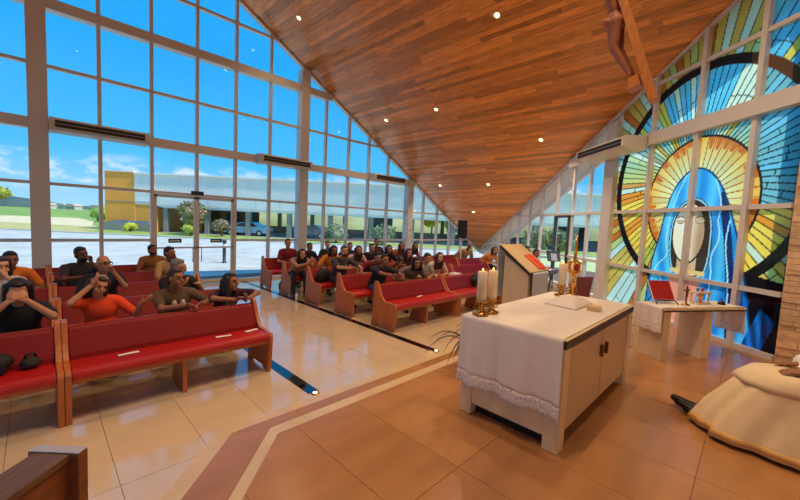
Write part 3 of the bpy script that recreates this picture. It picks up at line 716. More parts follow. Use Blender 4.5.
# park lamp, post and car
m_post = mat('dark_grey_metal', (62, 66, 70), .5, metal=.4)
t = thing('park_lamp', 'dark lamp post with drooping head in front of the ochre wall', 'lamp', G(36.0, -24.6))
MB().tube([(0, 0, 0), (0, 0, 2.3), (.12, -.12, 2.6), (.36, -.36, 2.62)], [.09, .06, .05, .05], 8).build('pole', m_post, t, smooth=True); MB().ell((.42, -.42, 2.52), (.3, .3, .12)).build('lamp_head', m_post, t, smooth=True); MB().lathe([(.16, 0), (.16, .3), (.1, .34)], n=10).build('base', m_post, t)
t = thing('bollard', 'short dark bollard on the paving outside the glass doors', 'bollard', G(15.9, -7.75)); MB().lathe([(.12, 0), (.12, .03), (.07, .05), (.07, .9), (.09, .92), (.09, 1.0), (.03, 1.04)], n=12).build('post', m_post, t, smooth=True); MB().lathe([(.072, .75), (.074, .85)], n=12).build('reflector_band', m_signw, t)
m_car = mat('pale_blue_paint', (150, 190, 214), .25, coat=.6); m_tyre = mat('tyre_rubber', (24, 24, 24), .8); m_win = mat('car_glass', (34, 44, 54), .08, spec=.8)
def car(label, base, rz, m, Lg=4.4):
    t = thing('car', label, 'car', base, rz, 'parked cars'); k = Lg / 4.4
    prof = [(-2.15, .32), (-2.2, .62), (-2.05, .86), (-1.25, .95), (-.55, 1.42), (.75, 1.46), (1.55, 1.0), (2.1, .9), (2.2, .6), (2.15, .3)]
    MB().prism([(a * k, b2) for a, b2 in prof], lambda u, v, q: (u, q, v), -.82, .82).build('body', m, t, bevel=.07)
    for sg in (-1, 1):
        MB().prism([(-1.0 * k, .98), (-.5 * k, 1.34), (.1 * k, 1.36), (.1 * k, .98)], lambda u, v, q: (u, q, v), sg * .82, sg * .835).build('window_glass', m_win, t)
        MB().prism([(.16 * k, .98), (.16 * k, 1.36), (.7 * k, 1.38), (1.3 * k, 1.0)], lambda u, v, q: (u, q, v), sg * .82, sg * .835).build('window_glass', m_win, t)
        for xw in (-1.35 * k, 1.35 * k):
            wv = MB().tube([(xw, sg * .66, .33), (xw, sg * .84, .33)], .33, 18).build('wheel', m_tyre, t); MB().tube([(xw, sg * .83, .33), (xw, sg * .855, .33)], .19, 12).build('hubcap', m_steel, wv)
        MB().ell((-2.14 * k, sg * .6, .68), (.06, .16, .08)).build('headlamp', m_signw, t)
    return t
aR = math.atan2(RT.y, RT.x)
car('pale blue car parked under the building, seen right of the glass doors', G(38.8, -16.4), aR, m_car, 5.0)
car('grey car parked under the building behind the first column', G(39.5, -9.9), aR, mat('grey_car_paint', (112, 118, 124), .3, coat=.5))
# distant houses beyond the meadow
m_hw = mat('far_house_wall', (214, 204, 190), .9); m_hr = mat('far_house_roof', (196, 176, 158), .9)
for k, (d, r, wd, nm) in enumerate(((330, -325, 14, 'far pale house nearest the wooded hill'), (345, -312, 9, 'far small pale house between two wider ones'), (360, -338, 15, 'far wide pale house left of the thick column'), (350, -292, 10, 'far pale house just right of the thick column'), (372, -310, 12, 'far low house behind the white post'), (345, -274, 9, 'far small house beside the mullion'), (392, -330, 11, 'farthest pale house behind the other far houses'))):
    t = thing('far_house', nm, 'house', G(d, r), 0, 'far houses'); bo = Vector(t.location)
    lbox(d - 4, d + 4, r - wd / 2, r + wd / 2, 0, 3.4).build('wall', m_hw, t)
    MB().prism([(r - wd / 2 - .5, 3.4), (r + wd / 2 + .5, 3.4), (r + wd / 2 - 2, 5.4), (r - wd / 2 + 2, 5.4)], lambda r2, z, d2: L(d2, r2, z), d - 4.5, d + 4.5).build('roof', m_hr, t)
    for q in range(3): lbox(d - 4.05, d - 4, r - wd / 2 + 1 + q * (wd - 2) / 3, r - wd / 2 + 2.3 + q * (wd - 2) / 3, 1, 2.3).build('window', m_darkin, t)

# ================================================================ PEWS
m_pw = mat('pew_timber', (184, 100, 48), .38, var=.18, scale=5, stretch=(6, 6, .8), spec=.5)
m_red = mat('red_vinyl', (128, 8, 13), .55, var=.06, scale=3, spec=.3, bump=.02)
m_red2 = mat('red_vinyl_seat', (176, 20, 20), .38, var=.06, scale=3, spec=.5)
PEWL = 1.88
def make_pew():
    P = empty('church_pew')
    prof = [(0.02, 0), (-.01, .2), (-.03, .46), (-.005, .495), (.28, .51), (.335, .56), (.385, .63), (.475, .82), (.49, .835), (.555, .835), (.565, .82), (.575, .5), (.62, 0), (.52, 0), (.46, .05), (.18, .05), (.12, 0)]
    for x0 in (0, PEWL - .045): MB().prism(prof, lambda u, v, q: (q, u, v), x0, x0 + .045).build('end_panel', m_pw, P, bevel=.006)
    MB().prism([(.06, 0), (.05, .38), (.40, .38), (.50, .0)], lambda u, v, q: (q, u, v), PEWL / 2 - .02, PEWL / 2 + .02).build('support_leg', m_pw, P)
    xs = (.047, PEWL - .047)
    MB().prism([(.0, .37), (.0, .405), (.42, .39), (.42, .355)], lambda u, v, q: (q, u, v), *xs).build('seat_board', m_pw, P)
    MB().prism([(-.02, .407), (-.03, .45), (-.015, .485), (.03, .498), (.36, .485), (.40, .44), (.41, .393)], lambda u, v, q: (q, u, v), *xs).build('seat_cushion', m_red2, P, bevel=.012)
    MB().prism([(.465, .36), (.54, .77), (.562, .77), (.5, .36)], lambda u, v, q: (q, u, v), *xs).build('back_board', m_pw, P)
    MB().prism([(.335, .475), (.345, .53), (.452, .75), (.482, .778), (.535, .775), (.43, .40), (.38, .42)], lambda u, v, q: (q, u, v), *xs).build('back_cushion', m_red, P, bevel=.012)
    MB().bb(.006, .039, .505, .545, .836, .839).build('end_cap', m_steel, P)
    return P
proto = make_pew(); first = True
ROWW = ['front', 'second', 'third', 'fourth', 'rearmost']
def place_pew(x, y, label, group):
    global first
    o = proto if first else copy_tree(proto); first = False
    o.location = (x, y, 0); tag(o, label, 'pew', group); return o
for i in range(5):
    y = 4.14 + 1.165 * i
    place_pew(.145, y, 'red-cushioned wooden pew, %s row on the near side of the aisle, aisle end' % ROWW[i], 'pews on the near side of the aisle')
    place_pew(.142 - PEWL, y, 'red-cushioned wooden pew, %s row, cut off by the picture edge' % ROWW[i], 'pews on the near side of the aisle')
SEG = ['aisle end with pale wooden end panel', 'middle of the row', 'towards the loudspeaker', 'last towards the low ceiling corner']
for i in range(5):
    y = 4.34 + 1.18 * i
    for j in range(4):
        if (j == 2 and i == 0) or (j == 3 and i not in (2, 3)): continue
        place_pew(4.34 + j * (PEWL + .03), y, 'red-cushioned wooden pew across the aisle, %s row, %s' % (ROWW[i], SEG[j]), 'pews across the aisle')
# papers left on the seats
m_paper = mat('white_paper', (236, 234, 230), .7)
for k, (x, y, a, lab) in enumerate(((.62, 4.33, .1, 'white folded leaflet on the front pew seat below the orange-shirted woman'), (1.52, 4.33, -.1, 'white leaflet on the front pew seat below the man in brown'), (1.86, 4.36, .25, 'small white leaflet near the aisle end of the front pew seat'), (5.3, 4.62, .2, 'white slip of paper on the front pew seat across the aisle'))):
    z0 = .4985 if y < 4.6 and x < 3 else .496
    o = MB().box((0, 0, 0), (.17, .05, .004)).build('leaflet', m_paper, loc=(x, y, z0 + .002), rz=a); tag(o, lab, 'paper', 'leaflets left on pews'); o.rotation_euler[0] = -.03

# ================================================================ ALTAR
m_alt = mat('cream_marble', (228, 204, 164), .3, var=.13, scale=2.0, stretch=(1, 1.6, .5), detail=9)
m_alt2 = mat('cream_marble_door', (206, 178, 142), .35, var=.07, scale=3, stretch=(1, 1, .6), detail=8)
m_dwood = mat('dark_walnut', (52, 32, 24), .4)
m_linen = mat('white_linen', (236, 226, 214), .8, var=.03, scale=20, sheen=.2)
m_brass = mat('aged_brass', (190, 138, 62), .25, metal=1, var=.1, scale=20)
m_gold = mat('polished_gold', (232, 164, 52), .2, metal=1)
AX0, AX1, AY0, AY1, AT = 2.66, 4.63, .90, 1.80, .88
al = thing('altar', 'cream marble altar with cabinet doors and dark wooden top edge', 'altar', ((AX0 + AX1) / 2, (AY0 + AY1) / 2, STEP))
ox, oy = (AX0 + AX1) / 2, (AY0 + AY1) / 2
def ab(x0, x1, y0, y1, z0, z1, name, m, bevel=.004, par=None): return MB().bb(x0 - ox, x1 - ox, y0 - oy, y1 - oy, z0, z1).build(name, m, par or al, bevel=bevel)
ab(AX0 + .05, AX1 - .05, AY0 + .05, AY1 - .05, .10, .80, 'cabinet_body', m_alt)
ab(AX0 + .10, AX1 - .10, AY0 + .10, AY1 - .10, .0, .11, 'recessed_plinth', m_dark, 0)
ab(AX0, AX1, AY0, AY1, .80, .862, 'top_edge', m_dwood); ab(AX0, AX1, AY0, AY1, .862, .872, 'top_slab', m_alt)
for xx in (AX0 + .01, AX1 - .13):
    for yy in (AY0 + .01, AY1 - .13): ab(xx, xx + .12, yy, yy + .12, 0, .80, 'corner_post', m_alt, .006)
ab(AX0 + .02, AX0 + .05, AY0 + .13, AY1 - .13, .10, .8, 'end_panel', m_alt); ab(AX1 - .05, AX1 - .02, AY0 + .13, AY1 - .13, .10, .8, 'end_panel', m_alt)
dw = (AX1 - AX0 - .28) / 2
for k in range(2):
    x0 = AX0 + .14 + k * dw
    dr = ab(x0 + .01, x0 + dw - .01, AY0 + .022, AY0 + .05, .13, .775, 'door', m_alt2, .005)
    xh = x0 + dw - .07 if k == 0 else x0 + .07
    MB().bb(xh - .01 - ox, xh + .01 - ox, AY0 - .008 - oy, AY0 + .022 - oy, .54, .65).build('handle', mat('dark_bronze_pull', (120, 82, 44), .35, metal=.7), dr, bevel=.004)
    if k == 0: ab(AX0 + .05, AX1 - .05, AY0 + .05, AY0 + .052, .10, .13, 'bottom_rail', m_alt)
# linen over the top with long hanging ends and lace hems
def cloth(name, label, o0, W, Lh, hang0, hang1, zt, x0, x1, y0, y1, loc, rz=0, lace=.13, seed=1, parent=None):
    """runner along local x between x0..x1, width y0..y1, hanging at both ends"""
    C = thing(name, label, 'cloth', loc, rz); rg = random.Random(seed); ny = 40
    path = []
    def addp(x, z, drop, side): path.append((x, z, drop, side))
    n0 = 22
    for i in range(n0 + 1): addp(x0 - .012, zt - hang0 * (1 - i / n0), hang0 * (1 - i / n0), -1)
    for i in range(1, 40): addp(x0 + (x1 - x0) * i / 40, zt + .004, 0, 0)
    for i in range(n0 + 1): addp(x1 + .012, zt - hang1 * (i / n0), hang1 * i / n0, 1)
    def pt(i, j):
        x, z, dr, sd = path[i]; t = j / ny; y = y0 + (y1 - y0) * t
        fold = .026 * math.sin(t * 15 + seed) * dr / .6 + .012 * math.sin(t * 37 + 2) * dr / .6 + .02 * dr / .6
        y += (t - .5) * .05 * dr / .6 if sd else 0
        return (x + sd * fold, y, z)
    n = len(path)
    def grid(i0, i1, name2, m, th=.003):
        vs = [pt(i, j) for i in range(i0, i1 + 1) for j in range(ny + 1)]; w2 = ny + 1
        fs = [(a * w2 + b2, a * w2 + b2 + 1, (a + 1) * w2 + b2 + 1, (a + 1) * w2 + b2) for a in range(i1 - i0) for b2 in range(ny)]
        ob = MB().add(vs, fs).build(name2, m, C, smooth=True); sf = ob.modifiers.new('thickness', 'SOLIDIFY'); sf.thickness = th; sf.offset = 0; return ob
    la0 = int(n0 * lace / hang0) if hang0 > .2 else 0; la1 = int(n0 * lace / hang1) if hang1 > .2 else 0
    grid(la0, n - 1 - la1, 'linen', m_linen)
    if la0: grid(0, la0, 'lace_hem', m_lace)
    if la1: grid(n - 1 - la1, n - 1, 'lace_hem', m_lace)
    return C
m_lace = bpy.data.materials.new('white_lace'); m_lace.use_nodes = True; t_ = m_lace.node_tree; p_ = t_.nodes['Principled BSDF']; p_.inputs['Base Color'].default_value = s2l((232, 222, 210)) + (1,); p_.inputs['Roughness'].default_value = .9
tc_ = N(t_, 'ShaderNodeTexCoord'); vo = N(t_, 'ShaderNodeTexVoronoi'); vo.inputs['Scale'].default_value = 55; t_.links.new(tc_.outputs['Object'], vo.inputs['Vector'])
rp = N(t_, 'ShaderNodeValToRGB'); rp.color_ramp.elements[0].position = .22; rp.color_ramp.elements[0].color = (.25, .25, .25, 1); rp.color_ramp.elements[1].position = .36; t_.links.new(vo.outputs['Distance'], rp.inputs[0]); t_.links.new(rp.outputs[0], p_.inputs['Alpha'])
cloth('altar_cloth', 'white linen altar cloth with lace hem hanging over the altar end', 0, 0, 0, .60, .5, STEP + .875, -(AX1 - AX0) / 2, (AX1 - AX0) / 2, -.43, .445, (ox, oy, 0), seed=2)
# relocate: cloth built around z in world height, base at floor origin
ZA = STEP + .8825
# ---- candles
def candle(label, x, y, h=.255, r=.042, par='candles on the altar'):
    H = thing('candle_holder', label.replace('candle', 'candle holder', 1) if False else 'brass holder under the ' + label, 'candle holder', (x, y, ZA), 0, 'brass candle holders on the altar')
    MB().lathe([(.066, 0), (.069, .008), (.055, .022), (.03, .034), (.022, .05), (.036, .066), (.02, .082), (.018, .1), (.05, .118), (.055, .13), (.045, .134)], n=20).build('stand', m_brass, H, smooth=True)
    for k in range(4):
        a = k * math.pi / 2 + .4; MB().ell((.054 * math.cos(a), .054 * math.sin(a), .012), (.020, .020, .012)).build('foot', m_brass, H, smooth=True)
        MB().tube([(.02 * math.cos(a), .02 * math.sin(a), .05), (.055 * math.cos(a), .055 * math.sin(a), .06), (.05 * math.cos(a), .05 * math.sin(a), .09), (.02 * math.cos(a), .02 * math.sin(a), .1)], .006, 6).build('scroll', m_brass, H, smooth=True)
    C = thing('candle', label, 'candle', (x, y, ZA + .134), 0, par)
    MB().lathe([(r, 0), (r, h - .006), (r - .006, h), (.012, h - .008), (.0, h - .008)], n=24).build('wax', m_wax, C, smooth=True)
    MB().tube([(0, 0, h - .008), (0, 0, h + .012)], .003, 6).build('wick', m_dark, C)
    if h > .2: MB().lathe([(.0, h + .004), (.005, h + .009), (.0055, h + .014), (.002, h + .024), (.0, h + .028)], n=10).build('flame', m_flame, C, smooth=True)
m_wax = mat('ivory_wax', (240, 222, 188), .5, spec=.4); m_wax.node_tree.nodes['Principled BSDF'].inputs['Subsurface Weight'].default_value = .3
m_flame = mat('candle_flame', (255, 190, 90), .5, emit=14)
candle('thick lit candle at the very corner of the altar', 2.745, 1.675)
candle('thick lit candle second from the altar corner', 2.895, 1.66)
candle('thick ivory candle beside the gold monstrance', 4.38, 1.60)
candle('thick ivory candle half hidden behind another at the far end', 4.50, 1.52)
# ---- gold standing cross with its veil, and small book
g = thing('gold_monstrance', 'slender gold monstrance with red-centred ring on the altar', 'monstrance', (4.17, 1.40, ZA))
MB().lathe([(.07, 0), (.072, .01), (.05, .02), (.02, .035), (.013, .06), (.012, .2), (.02, .21), (.012, .22), (.011, .30)], n=18).build('stem', m_gold, g, smooth=True)
MB().tube([(0, 0, .28), (.0, 0, .42), (0, 0, .44), (0, 0, .60), (.0, 0, .74)], [.012, .012, .018, .015, .004], 10).build('shaft', m_gold, g, smooth=True)
ring = [(.055 * math.cos(a), -.02, .38 + .075 * math.sin(a)) for a in np.linspace(0, 2 * math.pi, 25)]
MB().tube([Vector((p[0] * .72 - .0, p[0] * -.72 * 1.0 + .0, p[2])) for p in ring], .014, 8, cap=False).build('ring', m_gold, g, smooth=True)
MB().ell((0, -.02, .38), (.03, .025, .045)).build('red_centre', mat('ruby_glass', (150, 20, 16), .15), g, smooth=True)
for a in (30, 90, 150, 210, 270, 330): MB().ell((.05 * math.cos(R(a)), -.05 * math.cos(R(a)), .38 + .09 * math.sin(R(a))), (.016, .016, .016)).build('ring_bead', m_gold, g, smooth=True)
t = thing('linen_veil', 'folded white veil spread round the foot of the gold monstrance', 'cloth', (4.0, 1.37, ZA))
vs = []; fs = []; n = 26
for i in range(n + 1):
    for j in range(n + 1):
        u, v = i / n - .5, j / n - .5; rr = max(abs(u), abs(v)) * 2
        vs.append((u * .52 + .05 * v, v * .34, max(.003, .075 * max(0, 1 - rr ** 3) + .012 * math.sin(9 * u + 4 * v) * (1 - rr))))
fs = [(i * (n + 1) + j, i * (n + 1) + j + 1, (i + 1) * (n + 1) + j + 1, (i + 1) * (n + 1) + j) for i in range(n) for j in range(n)]
ob = MB().add(vs, fs).build('cloth_sheet', m_linen, t, smooth=True); sf = ob.modifiers.new('thickness', 'SOLIDIFY'); sf.thickness = .004; sf.offset = 0
t = thing('small_book', 'small cream-covered book on the altar edge beside the veil', 'book', (3.93, 1.10, ZA), R(12))
MB().bb(-.085, .085, -.055, .055, .006, .03).build('pages', m_paper, t); MB().bb(-.09, .09, -.06, .06, 0, .006).bb(-.09, .09, -.06, .06, .03, .036).bb(-.09, -.084, -.06, .06, 0, .036).build('cover', mat('cream_cover', (226, 196, 140), .6), t)
# ================================================================ LECTERN
lc = thing('lectern', 'pale marble lectern with sloping reading desk behind the altar', 'lectern', (5.15, 2.40, STEP))
def lb(pts, a, b2, name, m, par=None, bevel=.004): return MB().prism(pts, lambda u, v, q: (q, u, v), a, b2).build(name, m, par or lc, bevel=bevel)
lb([(-.18, 0), (.20, 0), (.20, 1.28), (-.18, 1.02)], -.32, .24, 'column', m_alt)
lb([(-.26, 0), (.28, 0), (.28, .06), (-.26, .06)], -.38, .30, 'base', m_alt)
lb([(-.22, 1.005), (.27, 1.365), (.27, 1.405), (-.22, 1.045)], -.36, .30, 'desk_edge', m_dwood)
lb([(-.215, 1.05), (.265, 1.41), (.262, 1.418), (-.218, 1.058)], -.355, .295, 'desk_top', mat('beige_desk_cover', (214, 186, 144), .6))
# cloth over the desk back and reading side
lb([(-.236, .60), (-.242, 1.03), (-.225, 1.05), (-.228, .60)], -.28, .22, 'hanging_cloth', mat('blue_white_linen', (206, 212, 222), .8))
lb([(.30, .62), (.30, 1.40), (.31, 1.40), (.312, .62)], -.34, .26, 'back_cloth', mat('blue_white_linen', (206, 212, 222), .8))
bk = thing('red_book', 'flat orange-red book lying on the lectern slope', 'book', (5.18, 2.36, STEP + 1.13))
sl = math.atan2(.36, .48)
rm = Matrix.Rotation(sl, 3, 'X')
def tb(x0, x1, y0, y1, z0, z1): return MB().box(rm @ Vector(((x0 + x1) / 2, (y0 + y1) / 2, (z0 + z1) / 2)), (x1 - x0, y1 - y0, z1 - z0), rm)
tb(-.06, .20, -.16, .16, .032, .045).build('cover', mat('orange_cover', (226, 74, 32), .5), bk)
tb(-.05, .19, -.15, .15, .045, .066).build('pages', mat('orange_page_edge', (236, 96, 44), .6), bk); tb(.06, .08, -.19, .17, .066, .068).build('ribbon', mat('red_ribbon', (190, 20, 24), .6), bk)
# ================================================================ CREDENCE TABLE
cr_ = thing('credence_table', 'marble side table with panel legs beside the stained glass', 'table', (6.415, .57, STEP), R(-32.5))
MB().bb(-.70, .70, -.21, .21, .68, .71).build('tabletop', m_alt, cr_, bevel=.004); MB().bb(-.69, .69, -.212, -.2, .665, .685).build('front_edge', m_dwood, cr_)
MB().bb(-.66, -.55, -.18, .18, 0, .68).build('panel_leg', m_alt, cr_, bevel=.004); MB().bb(.02, .16, -.18, .18, 0, .68).build('panel_leg', m_alt, cr_, bevel=.004)
cloth('credence_cloth', 'white lace-hemmed cloth over the marble side table', 0, 0, 0, .34, .38, STEP + .715, -.70, .70, -.19, .20, (6.415, .57, 0), R(-32.5), lace=.10, seed=5)
ZC = STEP + .7225
def onT(u, v): a = R(-32.5); return (6.415 + u * math.cos(a) - v * math.sin(a), .57 + u * math.sin(a) + v * math.cos(a), ZC)
m_rb = mat('red_leather', (170, 24, 26), .45)
t = thing('missal_on_stand', 'large red book propped upright on a dark stand on the side table', 'book', onT(-.42, .06), R(-40))
rm = Matrix.Rotation(R(62), 3, 'X')
def tb2(x0, x1, y0, y1, z0, z1, off=(0, 0, .05)): return MB().box(rm @ Vector(((x0 + x1) / 2, (y0 + y1) / 2, (z0 + z1) / 2)) + Vector(off), (x1 - x0, y1 - y0, z1 - z0), rm)
tb2(-.15, .15, 0, .27, .012, .02).build('front_cover', m_rb, t); tb2(-.145, .145, .004, .266, -.02, .012).build('pages', m_paper, t); tb2(-.15, .15, 0, .27, -.028, -.02).build('back_cover', m_rb, t)
MB().tube([(-.16, -.08, .0), (-.14, -.03, .045), (.14, -.03, .045), (.16, -.08, 0)], .009, 6).tube([(-.13, .12, 0), (-.08, .06, .16), (.08, .06, .16), (.13, .12, 0)], .008, 6).build('stand', m_dwood, t)
t = thing('table_crucifix', 'small dark crucifix with brass foot on the side table', 'crucifix', onT(-.18, -.06), R(-20))
MB().lathe([(.05, 0), (.052, .008), (.02, .022), (.012, .04)], n=16).build('foot', m_brass, t, smooth=True)
MB().box((0, 0, .15), (.018, .014, .24)).box((0, 0, .205), (.13, .014, .018)).build('cross', m_dwood, t); MB().ell((0, -.012, .22), (.012, .01, .014)).caps((0, -.012, .20), (0, -.012, .12), .010, .007).caps((-.05, -.012, .215), (.05, -.012, .215), .005).build('corpus', m_brass, t, smooth=True)
t = thing('nativity_shrine', 'small cream shrine with columns and figures on the side table', 'ornament', onT(.16, .02), R(-30)); m_cs = mat('cream_plaster', (222, 208, 186), .6)
MB().bb(-.12, .12, -.06, .06, 0, .02).build('base', m_cs, t); MB().bb(-.13, .13, -.065, .065, .15, .175).build('canopy', m_cs, t)
for sx in (-.1, .1):
    for sy in (-.045, .045): MB().tube([(sx, sy, .02), (sx, sy, .15)], .011, 8).build('column', m_cs, t, smooth=True)
MB().lathe([(.03, .02), (.034, .03), (.012, .05), (.012, .07), (.04, .10), (.042, .14)], n=12).build('chalice', m_gold, t, smooth=True)
MB().ell((-.055, 0, .2), (.02, .02, .028)).build('figure', mat('blue_glaze', (90, 110, 160), .4), t, smooth=True); MB().ell((.04, 0, .2), (.02, .02, .028)).build('figure', mat('red_glaze', (176, 50, 44), .4), t, smooth=True)
t = thing('service_bell', 'small dark bell near the free end of the side table', 'bell', onT(.48, -.04)); MB().lathe([(.045, 0), (.046, .012), (.036, .03), (.024, .045), (.006, .052), (.006, .07), (.012, .078), (.004, .086)], n=16).build('bell', mat('dark_bronze', (70, 52, 36), .35, metal=.8), t, smooth=True); MB().ell((.0, 0, .05), (.012, .012, .008)).build('red_knob', m_rb, t)
# ================================================================ HANGING CRUCIFIX
m_oak = mat('golden_oak', (198, 118, 44), .42, var=.2, scale=6, stretch=(6, 6, 1)); m_corp = mat('carved_walnut', (150, 88, 56), .5, var=.15, scale=14)
cf = thing('hanging_crucifix', 'large carved wooden crucifix hanging below the timber ceiling above the altar', 'crucifix', (4.65, .90, 3.33))
ax = Vector((0, .37, 1.13)).normalized(); fr = Vector((0, ax.z, -ax.y))      # cross leans towards the pews at the top
MB().bar((0, 0, 0), ax * 2.5, .16, .075, (0, 1, 0)).build('upright', m_oak, cf, bevel=.004)
MB().bar(ax * 1.85 + Vector((-.75, 0, 0)), ax * 1.85 + Vector((.75, 0, 0)), .075, .16).build('cross_arm', m_oak, cf, bevel=.004)
MB().prism([(-.06, .22), (-.06, .34), (-.15, .34), (-.19, .22)], lambda u, v, q: ax * v + fr * -u + Vector((q, 0, 0)), -.08, .08).build('foot_rest', m_oak, cf, bevel=.004)
MB().tube([ax * 2.48, ax * 2.48 + Vector((0, 0, roof(4.65) - 3.33 - 2.5 * ax.z - .02))], .008, 6).build('hanging_cable', m_steel, cf)
# ================================================================ LOOSE FURNITURE
sp = thing('loudspeaker', 'black loudspeaker box on a thin stand below the low ceiling', 'loudspeaker', (10.6, 7.42, 1.49))
MB().prism([(-.19, -.16), (.19, -.16), (.15, .16), (-.15, .16)], lambda u, v, q: (u * .78 - v * .62, u * .62 + v * .78, q), 0, .62).build('cabinet', m_dark, sp, bevel=.015)
a_ = Vector((-.62, .78, 0)) * -1
for zz, rr in ((.2, .12), (.48, .055)):
    c = Vector((.0, 0, zz)) + Vector((.62, -.78, 0)) * .163; MB().tube([c, c + Vector((.62, -.78, 0)) * .012], rr, 20).build('driver_cone', mat('speaker_cone', (44, 44, 48), .6), sp)
t = thing('speaker_stand', 'white tripod stand under the black loudspeaker', 'stand', (10.6, 7.42, 0))
MB().tube([(0, 0, .06), (0, 0, 1.49)], .018, 10).build('pole', m_whitep, t)
for k in range(3):
    a = k * 2.094 + .4; MB().tube([(0, 0, .55), (.28 * math.cos(a), .28 * math.sin(a), .012)], .011, 6).build('leg', m_whitep, t)
def chair(name, label, loc, rz, m_s, m_f, arms=False, cat='chair'):
    t = thing(name, label, cat, loc, rz)
    MB().bb(-.23, .23, -.22, .22, .42, .48).build('seat', m_s, t, bevel=.02); MB().prism([(.2, .50), (.28, .98), (.33, .98), (.25, .5)], lambda u, v, q: (q, u, v), -.22, .22).build('backrest', m_s, t, bevel=.02)
    for sx in (-.2, .2):
        MB().bar((sx, -.19, 0), (sx, -.19, .44), .035, .035).build('leg', m_f, t); MB().bar((sx, .22, 0), (sx, .24, .55), .035, .035, (1, 0, 0)).build('leg', m_f, t)
        if arms: MB().bar((sx * 1.2, -.2, .66), (sx * 1.2, .26, .68), .05, .035).bar((sx * 1.2, -.18, .44), (sx * 1.2, -.18, .66), .03, .03, (1, 0, 0)).build('armrest', m_f, t)
    return t
m_redc = mat('dark_red_plush', (120, 26, 24), .6, sheen=.3)
chair('red_chair', 'empty red-upholstered chair by the side door beyond the altar', (8.2, 2.75, STEP * 0), R(150), m_redc, m_dwood)
chair('musician_chair', 'dark chair under the man in dark shirt at the keyboard', (10.0, 4.62, 0), R(0), m_dark, m_post)
chair('musician_chair', 'dark chair under the person half hidden behind the lectern', (10.85, 5.3, 0), R(0), m_dark, m_post)
t = thing('music_keyboard', 'dark electronic keyboard on a stand in front of the seated musician', 'keyboard', (9.85, 3.95, 0), R(8))
kb = MB().bb(-.5, .5, -.14, .14, .72, .80).build('body', m_dark, t, bevel=.01); MB().bb(-.46, .46, .0, .13, .80, .81).build('keys', m_paper, t)
MB().bar((-.4, 0, .0), (.4, 0, .72), .03, .03, (0, 1, 0)).bar((.4, .03, .0), (-.4, .03, .72), .03, .03, (0, 1, 0)).build('stand', m_post, t)
t = thing('music_stand', 'black folding music stand with sheet beside the musicians', 'music stand', (10.5, 4.1, 0), R(-30))
MB().tube([(0, 0, .05), (0, 0, 1.05)], .012, 8).build('pole', m_post, t)
for k in range(3): MB().tube([(0, 0, .3), (.24 * math.cos(k * 2.09), .24 * math.sin(k * 2.09), .01)], .009, 6).build('leg', m_post, t)
MB().prism([(-.02, 1.02), (.08, 1.32), (.09, 1.32), (-.01, 1.02)], lambda u, v, q: (q, u, v), -.22, .22).build('desk', m_post, t); MB().prism([(-.024, 1.04), (.05, 1.24), (.053, 1.24), (-.02, 1.04)], lambda u, v, q: (q, u - .004, v), -.10, .10).build('sheet', mat('grey_sheet', (150, 146, 140), .8), t)
# plant with dark strap leaves beside the altar
def plant(label, loc, seed, n=16, h=.55, pot=True):
    rg = random.Random(seed); t = thing('potted_plant', label, 'plant', loc)
    MB().lathe([(.09, 0), (.10, .01), (.13, .2), (.135, .21), (.12, .21), (.11, .18)], n=20).build('pot', mat('brown_pot', (96, 66, 48), .6), t, smooth=True)
    for k in range(n):
        a = rg.uniform(0, 6.28); ln = rg.uniform(.32, h); tip = rg.uniform(.1, .5); w_ = rg.uniform(.012, .02)
        path = [Vector((math.cos(a) * ln * s, math.sin(a) * ln * s, .18 + h * (1.4 * s - (1.0 + tip) * s * s))) for s in np.linspace(0.02, 1, 8)]
        sd_ = Vector((-math.sin(a), math.cos(a), 0)); mb = MB(); vs = []
        for i, p in enumerate(path):
            ww = w_ * math.sin(math.pi * (.12 + .86 * i / 7)); vs += [p - sd_ * ww, p + Vector((0, 0, ww * .5)), p + sd_ * ww]
        fs = []
        for i in range(7):
            for q in (0, 1): fs.append((i * 3 + q, i * 3 + q + 1, (i + 1) * 3 + q + 1, (i + 1) * 3 + q))
        mb.add(vs, fs).build('leaf', mat('dark_strap_leaf', (46, 42, 34), .5), t, smooth=True, fixn=False)
plant('plant with dark arching strap leaves beside the hanging altar linen', (3.55, 2.22, STEP), 4, 22, .62)
# bench with a heavy timber rail close to the camera
m_old = mat('weathered_timber', (104, 72, 46), .5, var=.3, scale=7, stretch=(.8, 8, 8))
m_old2 = mat('brown_timber', (128, 74, 36), .42, var=.25, scale=6, stretch=(.8, 8, 8))
kn = thing('kneeler_bench', 'dark timber kneeler with thick top rail close to the camera', 'kneeler', (.045, 2.135, 0), R(45))
# local: +x towards the end post, the rail runs to -x; -y faces the sanctuary
MB().bb(-1.9, -.02, -.075, .085, .80, .835).build('top_rail', m_old, kn, bevel=.006)
MB().bb(-1.9, -.02, -.06, -.03, .60, .80).build('front_board', m_old2, kn); MB().bb(-1.9, -.02, -.02, .02, .18, .24).build('lower_rail', m_old2, kn)
MB().bb(-1.9, -.05, .06, .36, .12, .17).build('knee_board', m_red, kn, bevel=.015)
for xx in (-.02, -1.95):
    ep = MB().prism([(-.105, 0), (-.112, .835), (.112, .835), (.11, .2), (.38, .17), (.38, 0)], lambda u, v, q: (q, u, v), xx, xx + .05).build('end_post', m_old2, kn, bevel=.004)
MB().bb(-.018, .028, -.11, .11, .836, .839).build('post_cap', mat('pale_cap_edge', (176, 170, 176), .35), kn)  # pale plate on top of the end post
